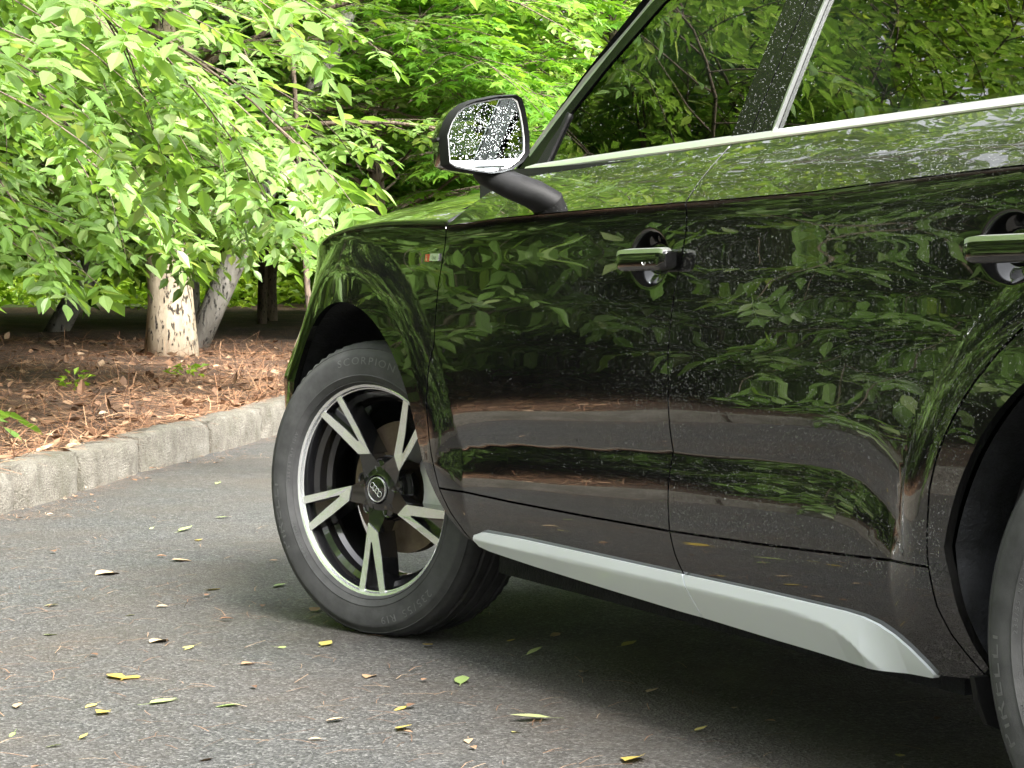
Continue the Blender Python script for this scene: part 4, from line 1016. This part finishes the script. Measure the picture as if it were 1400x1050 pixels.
# the front-left wheel is steered about 20 degrees
wfl = make_wheel('front_wheel', (-0.025, 0.815, 0.36), math.radians(20.5), -18)
def copy_wheel(src, name, loc, rz):
    r = empty(name, loc, rz, car)
    for ch in src.children:
        c = ch.copy(); COL.objects.link(c); c.parent = r
    return r
copy_wheel(wfl, 'rear_wheel', (-2.82, 0.832, 0.36), 0.0)
copy_wheel(wfl, 'front_wheel', (0.02, -0.79, 0.36), PI + math.radians(20.5))
copy_wheel(wfl, 'rear_wheel', (-2.82, -0.812, 0.36), PI)

# ---------------------------------------------------------------- wing mirror, handles, badge
def wing_mirror(sd_):
    root = empty('wing_mirror', (0, 0, 0), 0, car)
    rim = [(1.122, 1.125), (1.127, 1.184), (1.117, 1.212), (1.103, 1.234), (1.084, 1.249), (1.061, 1.258), (1.010, 1.269), (0.968, 1.273), (0.956, 1.266), (0.948, 1.242), (0.942, 1.212), (0.938, 1.181), (0.938, 1.150), (0.953, 1.132), (0.976, 1.116), (1.000, 1.109), (1.027, 1.106), (1.078, 1.112), (1.108, 1.117)]
    C = np.array([1.030, 1.188]); cxp = -0.95
    def ring(dx, k, dy=0.0, dz=0.0):
        # tilted a little so that the outer side lies further back
        out = []
        for y, z in rim:
            q = C + (np.array([y, z]) - C) * k; out.append((cxp + dx + 0.06 * (q[0] - C[0]), (q[0] + dy) * sd_, q[1] + dz))
        return out
    # housing: lower half grained plastic, upper cap painted; both one shell each
    rings = [ring(-0.000, 0.955), ring(-0.006, 0.985), ring(0.004, 1.0), ring(0.030, 1.025), ring(0.065, 1.0, 0, -.002), ring(0.095, 0.90, -.004, -.004), ring(0.118, 0.70, -.006, -.006), ring(0.128, 0.35, -.008, -.006)]
    MB().loft(rings[3:], True, True).build('mirror_cap', M['paint'], root, True, 60)
    MB().loft([ring(0.016, 0.93)] + rings[:4], True, False).build('mirror_rim', M['plastic'], root, True, 50)
    gl = ring(0.010, 0.90); gl = [(x + 0.0, y, z) for x, y, z in gl]; c = np.mean(gl, 0)
    o = MB().add(gl, [tuple(range(len(gl)))]).build('mirror_glass', M['mirror'], root, False)
    MB().loft([ring(0.012, 0.93), ring(0.006, 0.925), ring(0.0075, 0.895)], True, False).build('mirror_glass_edge', M['chrome'], root, True, 40)
    # indicator strip across the outer end
    MB().tube([(-0.925 + 0.004, 1.133 * sd_, 1.178), (-0.885, 1.128 * sd_, 1.176), (-0.860, 1.106 * sd_, 1.176)], 0.0035, 6).build('indicator_strip', M['plastic'], root)
    # arm from the door shoulder
    path = [((-0.985, 0.845, 1.010), 0.060, 0.030), ((-0.985, 0.890, 1.038), 0.056, 0.030), ((-0.975, 0.940, 1.066), 0.047, 0.030), ((-0.950, 0.980, 1.085), 0.040, 0.029), ((-0.915, 1.005, 1.105), 0.042, 0.030), ((-0.890, 1.015, 1.128), 0.036, 0.030)]
    rings = []
    for i, (p, a, b_) in enumerate(path):
        q = np.array(path[min(i + 1, 5)][0]) - np.array(path[max(i - 1, 0)][0]); q /= np.linalg.norm(q); up = np.cross([1, 0, 0], q); up /= np.linalg.norm(up)
        rings.append([tuple((np.array(p) + np.array([1, 0, 0]) * a * math.copysign(abs(math.cos(t)) ** 0.95, math.cos(t)) + up * b_ * math.copysign(abs(math.sin(t)) ** 0.95, math.sin(t))) * np.array([1, sd_, 1])) for t in np.linspace(0, 2 * PI, 20, endpoint=False)])
    MB().loft(rings).build('mirror_arm', M['plastic'], root, True, 60)
wing_mirror(1); wing_mirror(-1)
def handle(hx, hz, sd_):
    root = empty('door_handle', (0, 0, 0), 0, car)
    x0, x1 = hx + 0.108, hx - 0.114; rings, top = [], []
    for t in list(np.linspace(0, 0.92, 22)) + [0.95, 0.975, 0.99, 1.0]:
        x = x0 + (x1 - x0) * t; e = min(1, t / 0.30); e2 = min(1, 0.15 + (1 - t) / 0.07)
        up = math.sin(e * PI / 2) * (0.8 + 0.2 * e2); y = Ys(hx + 0.11, hz) - 0.006 + 0.032 * up; hh = 0.003 + 0.0170 * math.sin(min(1, t / 0.34) * PI / 2) ** 0.8 * (0.55 + 0.45 * e2 ** 0.5); th = 0.009 + 0.005 * up
        zc = hz - 0.006 + 0.004 * t; sec = []
        for a in np.linspace(0, 2 * PI, 16, endpoint=False):
            ca, sa = math.cos(a), math.sin(a); sec.append((x, (y + th * math.copysign(abs(ca) ** 0.6, ca)) * sd_, zc + hh * math.copysign(abs(sa) ** 0.6, sa)))
        rings.append(sec)
        if 0.16 < t < 0.98:
            top.append([(x, (y - .008) * sd_, zc + hh - .002), (x, (y + th * .80) * sd_, zc + hh - 0.003), (x, (y + th * 0.98) * sd_, zc + hh - 0.0065), (x, (y + th * 0.90) * sd_, zc + hh + 0.0015), (x, (y - .004) * sd_, zc + hh + 0.0035)])
    MB().loft(rings).build('handle_grip', M['paint'], root, True, 60)
    MB().loft(top).build('handle_trim', M['chrome'], root, True, 50)
    if hx > -2:
        MB().tube([(hx - 0.060 + 0.006 * math.cos(a), (Ys(hx + .11, hz) + 0.0475) * sd_, hz - 0.006 + 0.006 * math.sin(a)) for a in np.linspace(PI * 1.05, PI * 1.95, 9)], 0.0012, 5).build('lock_mark', M['chrome'], root)
for hx, hz in HND:
    for sd_ in (1, -1): handle(hx, hz, sd_)
# small two-tone badge on the fender
bd = empty('fender_badge', (0, 0, 0), 0, car)
def badge_quad(xa, xb, z0, z1, sk, lift, mat, nm):
    mb = MB(); V = []
    for dy in (0.0, lift):
        for x, z in ((xa, z0), (xb, z0), (xb - sk, z1), (xa - sk, z1)): V.append((x, Ys(x, z) + 0.0005 + dy, z))
    mb.add(V, [(0, 1, 2, 3), (4, 5, 6, 7), (0, 1, 5, 4), (1, 2, 6, 5), (2, 3, 7, 6), (3, 0, 4, 7)]).build(nm, mat, bd, False)
badge_quad(-0.438, -0.460, 0.924, 0.941, 0.004, 0.004, M['red'], 'badge_red_block')
badge_quad(-0.4615, -0.508, 0.9255, 0.9425, 0.004, 0.0035, M['mach'], 'badge_silver_block')
def flat_text(txt, x, z, size, mat, lift, nm):
    V, F, ad = glyph(txt, size); P = [(x - vx, Ys(x - vx, z + vy) + lift, z + vy) for vx, vy, _ in V]; MB().add(P, F).build(nm, mat, bd, False)
flat_text('S', -0.449, 0.927, 0.015, M['mach'], 0.0052, 'badge_letter')
flat_text('line', -0.486, 0.929, 0.015, M['gloss_black'], 0.0048, 'badge_letters')

# ---------------------------------------------------------------- cabin
def seat(cx, cy, wd, name='seat'):
    root = empty(name, (0, 0, 0), 0, car)
    rot_to(MB().box((cx, cy, 0.62), (0.52, wd, 0.16)).build('seat_cushion', M['seat'], root, True, 30), 0.05)
    rot_to(MB().box((cx - 0.31, cy, 0.92), (0.14, wd * 0.94, 0.62), Matrix.Rotation(math.radians(-16), 3, 'Y')).build('seat_back', M['seat'], root, True, 30), 0.05)
    rot_to(MB().box((cx - 0.425, cy, 1.325), (0.10, 0.26, 0.17), Matrix.Rotation(math.radians(-8), 3, 'Y')).build('headrest', M['seat'], root, True, 30), 0.04)
    for d in (-0.07, 0.07): MB().tube([(cx - 0.39, cy + d, 1.20), (cx - 0.42, cy + d, 1.27)], 0.006, 8).build('headrest_post', M['bolt'], root)
seat(-1.22, 0.37, 0.50); seat(-1.22, -0.37, 0.50); seat(-2.15, 0.34, 0.62, 'rear_seat'); seat(-2.15, -0.34, 0.62, 'rear_seat')
rot_to(MB().box((-0.62, 0, 0.98), (0.42, 1.36, 0.24)).build('dashboard', M['cabin'], car, True, 30), 0.06)
MB().box((-1.8, 0, 0.50), (3.2, 1.66, 0.06)).box((-1.8, 0.80, 0.83), (2.6, 0.05, 0.6)).box((-1.8, -0.80, 0.83), (2.6, 0.05, 0.6)).build('cabin_floor', M['cabin'], car, False)
st = MB(); c0 = np.array([-0.93, 0.37, 1.0]); ax = Matrix.Rotation(math.radians(-25), 3, 'Y')
st.tube([tuple(c0 + np.array(ax @ Vector((0, 0.185 * math.cos(a), 0.185 * math.sin(a))))) for a in np.linspace(0, 2 * PI, 33)], 0.016, 8, False)
for a in (0, PI, PI * 1.5): st.tube([tuple(c0 + np.array([0.02, 0, 0])), tuple(c0 + np.array(ax @ Vector((0, 0.18 * math.cos(a), 0.18 * math.sin(a)))))], 0.018, 6)
st.build('steering_wheel', M['cabin'], car)

# ---------------------------------------------------------------- rain drops
def drops(name, P, N, R_, parent):
    """flattened beads of water, one mesh"""
    r = np.random.default_rng(5); n = len(P); N = N / np.linalg.norm(N, axis=1, keepdims=True)
    A = np.cross(N, np.array([0.3, 0.1, 0.9])); A /= np.linalg.norm(A, axis=1, keepdims=True); B = np.cross(N, A); el = r.uniform(0.8, 1.35, n)
    tv = [(math.cos(q * PI / 3), math.sin(q * PI / 3), 0) for q in range(6)] + [(0, 0, 0.60)]
    tm = MB(); tm.V = tv; tm.F = [(q, (q + 1) % 6, 6) for q in range(6)]
    me = scatter_mesh(name, [tm], np.zeros(n, int), np.stack([A * el[:, None], B, N], -1) * R_[:, None, None], P, M['water'])
    me.polygons.foreach_set('use_smooth', [True] * len(me.polygons))
    o = link(bpy.data.objects.new(name, me), parent); o['kind'] = 'stuff'; return o
def door_drops():
    r = np.random.default_rng(3); P, N, R_ = [], [], []
    def put(f, x, z, rad, off=0.0): P.append(np.stack([x, f(x, z) + off, z], -1)); N.append(fnorm(f, x, z)); R_.append(rad)
    n = 100000; x, z = r.uniform(-2.75, -0.42, n), r.uniform(0.40, 1.13, n)
    d = 0.10 + 0.55 * np.clip((-1.0 - x) / 0.6, 0, 1); d *= 0.55 + 0.9 * (0.5 + 0.5 * np.sin(x * 9 + 3 * np.sin(z * 11))) * (0.6 + 0.4 * np.sin(z * 23 + x * 4))
    d = np.where((z < 0.50) & (x > -1.3), d * 0.35, d)
    k = (r.random(n) < d) & (np.hypot(x + 2.82, z - .36) > 0.47) & (np.hypot(x, z - .36) > .47) & (z < zb_(x) - .004) & ~((x > -0.62) & (z > zc_(x)))
    for hx, hz in HND: k &= np.hypot((x - hx) / .13, (z - hz) / .06) > 1
    x, z = x[k], z[k]; rad = 0.00045 + 0.0007 * r.random(len(x)) ** 3; up = z > zc_(x)
    put(lowf, x[~up], z[~up], rad[~up]); put(upf, x[up], z[up], rad[up])
    x, z = r.uniform(-1.67, -1.52, 1100), r.uniform(1.16, 1.55, 1100); put(Yg, x, z, 0.0005 + 0.0008 * r.random(1100) ** 2, 0.004)      # pillars
    x, z = r.uniform(-2.6, -0.8, 700), r.uniform(1.18, 1.5, 700); k = z < 1.25 + (-.78 - x) * .9; x, z = x[k], z[k]; put(Yg, x, z, 0.0006 + 0.0009 * r.random(len(x)) ** 2, -0.004)
    drops('rain_drops', np.concatenate(P), np.concatenate(N), np.concatenate(R_), car)
    y, z = r.uniform(0.955, 1.112, 1000), r.uniform(1.128, 1.255, 1000); k = z < 1.255 - np.maximum(0, y - 1.03) ** 2 * 7; y, z = y[k], z[k]
    drops('mirror_rain_drops', np.stack([-0.94 + 0.06 * (y - 1.03), y, z], -1), np.tile([-1, 0.06, 0.0], (len(y), 1)), 0.0006 + 0.0011 * r.random(len(y)) ** 2, car)
door_drops()

# ------------------------------------------------------------------ litter: needles and dead leaves on the bed, fallen leaves on the asphalt
def needle_tmpl(seed, L, curve):
    r = np.random.default_rng(seed); mb = MB(); w_ = 0.0011
    pts = [(0, 0, 0), (L * .5, curve, 0.004), (L, 0, 0.001)]
    V = [];
    for x, y, z in pts: V += [(x, y - w_, z), (x, y + w_, z)]
    return mb.add(V, [(0, 2, 3, 1), (2, 4, 5, 3)])
def curled_leaf(seed, L=0.07, lobes=False):
    r = np.random.default_rng(seed); mb = MB(); W = L * r.uniform(0.45, 0.75); a, b_ = r.uniform(0.1, 0.55), r.uniform(-.3, .3); V = []
    xs = [0, .2, .45, .7, 1.0]; ws = [0.06, .8, 1.0, .72, 0.02]
    for x, w_ in zip(xs, ws):
        for s in (-1, 0, 1): V.append((x * L, s * w_ * W / 2 * (1 + (r.uniform(-.2, .2) if s else 0)), abs(s) * a * w_ * W / 2 + b_ * L * (x - .5) ** 2 + 0.004))
    F = [(i * 3 + j, i * 3 + j + 1, i * 3 + j + 4, i * 3 + j + 3) for i in range(4) for j in range(2)]
    return mb.add(V, F)
TN = [needle_tmpl(i, L, c) for i, (L, c) in enumerate([(0.11, 0.004), (0.15, -0.006), (0.09, 0.002), (0.16, 0.009)])]
TC = [curled_leaf(30 + i, L) for i, L in enumerate((0.06, 0.075, 0.05, 0.09))]
def bed_scatter(name, tm, n, mat, label, cat, tilt, lift, s0, s1, dmax, seed, size):
    r = np.random.default_rng(seed); s = r.uniform(s0, s1, n); d = 0.14 + (dmax - 0.14) * r.random(n) ** 1.7
    p, t, nn = kerb_at(s); q = p + nn * d[:, None]; x, y = q[:, 0], q[:, 1]; h = bed_h(d, x, y); h = np.where(d < 0.19, np.maximum(h, KH - 0.01), h)
    P = np.stack([x, y, h + lift * r.random(n) ** 2 * (0.5 + 0.8 * np.maximum(0, lump(x * 2.1, y * 2.3)))], -1)
    D = r.normal(0, 1, (n, 3)) * np.array([1, 1, tilt]); N = r.normal(0, tilt, (n, 3)) + np.array([0, 0, 1.0])
    me = scatter_mesh(name, tm, r.integers(0, len(tm), n), frames(D, N) * r.uniform(*size, n)[:, None, None], P, mat)
    tag(link(bpy.data.objects.new(name, me)), label, cat, kind='stuff')
sv0, sv1 = kerb_dist(1.5, 2.4)[1], kerb_dist(11.5, -5.5)[1]
bed_scatter('needle_mulch', TN, 52000, M['needles'], 'rust-brown pine needles covering the bed', 'mulch', 0.22, 0.05, sv0, sv1, 9.5, 61, (0.8, 1.3))
bed_scatter('leaf_litter', TC, 3600, M['deadleaf'], 'curled dead brown leaves lying among the needles', 'litter', 0.35, 0.04, sv0, sv1, 9.0, 62, (0.55, 1.05))
# low green sprouts on the mulch
def sprouts():
    r = np.random.default_rng(71)
    for j, (x, y, lab) in enumerate([(7.3, -0.55, 'small yellow-green sprout in the mulch left of the pale trunk'), (8.3, -1.55, 'tiny green seedling in the mulch close to the kerb')]):
        n = 26; root = empty('seedling', (x, y, bed_z(x, y))); P = np.stack([r.normal(0, .05, n), r.normal(0, .05, n), r.uniform(0.02, .10, n)], -1); D = np.stack([P[:, 0], P[:, 1], 0 * P[:, 0] + .02], -1) + r.normal(0, .02, (n, 3))
        me = scatter_mesh('leaves', [TM_S[0]], np.zeros(n, int), frames(D, r.normal(0, .3, (n, 3)) + np.array([0, 0, 1])) * 0.5, P, M['leafU']); o = child('leaves', me, root, 'stuff')
        MB().tube([(0, 0, -0.01), (0.003, 0, 0.05), (0, 0.004, 0.09)], [.003, .002, .001], 5).build('stem', M['bark_brown'], root); tag(root, lab, 'seedling')
sprouts()
# needles and crumbs on the asphalt, thicker along the kerb foot and in drifts
def asphalt_needles():
    r = np.random.default_rng(81); P = []
    for i in range(2600):
        s = r.uniform(kerb_dist(0.5, 3.4)[1], kerb_dist(8, -2.6)[1]); p, t, n = kerb_at(s); k = (math.sin(s * 2.6) + math.sin(s * 5.3 + 1)) * .5
        if r.random() > 0.35 + 0.6 * max(0, k): continue
        d = -0.005 - 0.05 * abs(r.normal()) - 0.16 * abs(r.normal()) * max(0, k); q = p + n * d; P.append((q[0], q[1], 0.003 + 0.015 * r.random()))
    for cx, cy, sx, n in [(-0.6, 2.55, .30, 90), (0.3, 2.1, .35, 80), (-0.2, 1.75, .3, 60), (1.2, 1.6, .35, 70), (-1.25, 2.05, .3, 60), (0.4, 1.15, .25, 60), (-1.0, 1.3, .3, 60), (2.1, 1.35, .25, 50), (-1.7, 1.6, .3, 40), (-0.9, 2.0, .8, 90), (.5, 1.6, 1.1, 110), (1.7, .6, .5, 60), (-1.2, 0.75, .5, 60)]:
        for i in range(n): P.append((cx + r.normal(0, sx), cy + r.normal(0, sx * .8), 0.003 + 0.003 * r.random()))
    P = np.array(P); n = len(P); D = r.normal(0, 1, (n, 3)) * np.array([1, 1, .02]) + np.array([0.2, -.5, 0])
    me = scatter_mesh('needle_litter', [TN[0], TN[2], TN[1], TC[2]], r.choice(4, n, p=[.37, .42, .18, .03]), frames(D, r.normal(0, .04, (n, 3)) + np.array([0, 0, 1])) * r.uniform(.35, .8, n)[:, None, None], P, M['deadleaf'])
    tag(link(bpy.data.objects.new('needle_litter', me)), 'loose pine needles scattered over the asphalt and along the kerb foot', 'litter', kind='stuff')
asphalt_needles()
def fallen(px, py, size, kind, seed):
    """world point of a spot on the asphalt seen at photo pixel (px, py); kept as plain coordinates below"""
    d = _F + _R * ((px - 700) / FPX) - _U * ((py - 525) / FPX); t = -CAM[2] / d[2]; return CAM + d * t
LEAVES = [(130, 787, .13, 'tan'), (312, 708, .08, 'green'), (245, 728, .14, 'green'), (300, 660, .12, 'green'), (272, 740, .06, 'yellow'), (388, 800, .09, 'green'), (205, 965, .16, 'green'), (132, 964, .055, 'yellow'), (147, 974, .065, 'yellow'),
          (168, 931, .15, 'yellow'), (440, 885, .09, 'yellow'), (380, 887, .10, 'green'), (552, 862, .08, 'yellow'), (590, 884, .05, 'yellow'), (705, 876, .05, 'yellow'), (720, 897, .08, 'green'), (630, 937, .11, 'green'), (752, 984, .12, 'green'),
          (556, 968, .06, 'yellow'), (500, 928, .09, 'tan'), (330, 965, .09, 'green'), (555, 995, .07, 'yellow'), (885, 950, .07, 'tan'), (850, 885, .08, 'yellow'), (875, 1036, .10, 'yellow'), (1230, 1034, .04, 'yellow'), (1005, 970, .04, 'tan'), (700, 1003, .05, 'yellow'),
          (80, 828, .06, 'yellow'), (60, 870, .07, 'green'), (285, 808, .10, 'yellow'), (230, 830, .05, 'tan'), (185, 842, .04, 'yellow'), (235, 768, .10, 'tan'), (380, 768, .05, 'tan'), (210, 722, .05, 'green'), (85, 1020, .05, 'green'), (292, 1040, .05, 'tan'),
          (110, 1012, .04, 'yellow'), (610, 745, .01, 'tan'), (205, 880, .09, 'tan'), (265, 885, .09, 'yellow'), (470, 985, .07, 'tan'), (640, 1012, .05, 'tan'), (330, 910, .05, 'tan'), (425, 838, .06, 'tan'), (25, 965, .06, 'tan'), (440, 1012, .04, 'tan'), (800, 920, .05, 'tan'), (765, 868, .05, 'tan'), (950, 1002, .05, 'yellow'), (20, 1003, .05, 'green')]
def drop_leaves():
    r = np.random.default_rng(91); mats = {'tan': 'tanleaf', 'green': 'palegreenleaf', 'yellow': 'yellowleaf'}; meshes = {}
    where = lambda px, py: ('in the shadow under the car' if px > 820 and py < 1010 else 'beside the front tyre' if 480 < px <= 820 and py < 930 else 'near the kerb' if py < 745 else 'at the bottom edge of the picture' if py > 990 else 'on open asphalt left of the wheel' if px < 380 else 'on asphalt in front of the sill')
    todo = {}
    for i, (px, py, sz, kd) in enumerate(LEAVES):
        if sz < .03: continue
        p = fallen(px, py, sz, kd, i); v = i % 4
        if (kd, v) not in meshes:
            t = curled_leaf(100 + v, 1.0); t.V = [(x, y * (0.55 if kd == 'green' else 0.9), z * (0.5 if kd != 'tan' else 1.3)) for x, y, z in t.V]
            t.add([(0.0, -.012, .01), (0.0, .012, .01), (-0.35, .02, .03), (-0.35, 0.0, .03)], [(0, 1, 2, 3)])
            me = bpy.data.meshes.new('fallen_leaf'); me.from_pydata(t.V, [], t.F); me.materials.append(M[mats[kd]]); me.polygons.foreach_set('use_smooth', [True] * len(me.polygons)); meshes[kd, v] = me
        o = link(bpy.data.objects.new('fallen_leaf', meshes[kd, v])); o.location = (p[0], p[1], 0.004); o.scale = (sz * .72, sz * .72, sz * .45); o.rotation_euler = (r.normal(0, .12), r.normal(0, .12), r.choice([-1.1, 2.0]) + r.normal(0, .45))
        col = {'tan': 'dry tan', 'green': 'pale green', 'yellow': 'yellow'}[kd]; size = 'small' if sz < .065 else 'large' if sz > .11 else 'medium'
        todo.setdefault(f'{size} {col} fallen leaf {where(px, py)}', []).append((px, o))
    words = ['leftmost', 'second from left', 'third from left', 'fourth from left', 'fifth from left', 'sixth from left']
    for lab, os_ in todo.items():                       # look-alikes in one place are told apart by their order
        os_.sort(key=lambda q: q[0])
        for j, (_, o) in enumerate(os_): tag(o, lab if len(os_) == 1 else f'{lab}, {words[j]}', 'leaf', 'leaves fallen on the asphalt')
drop_leaves()
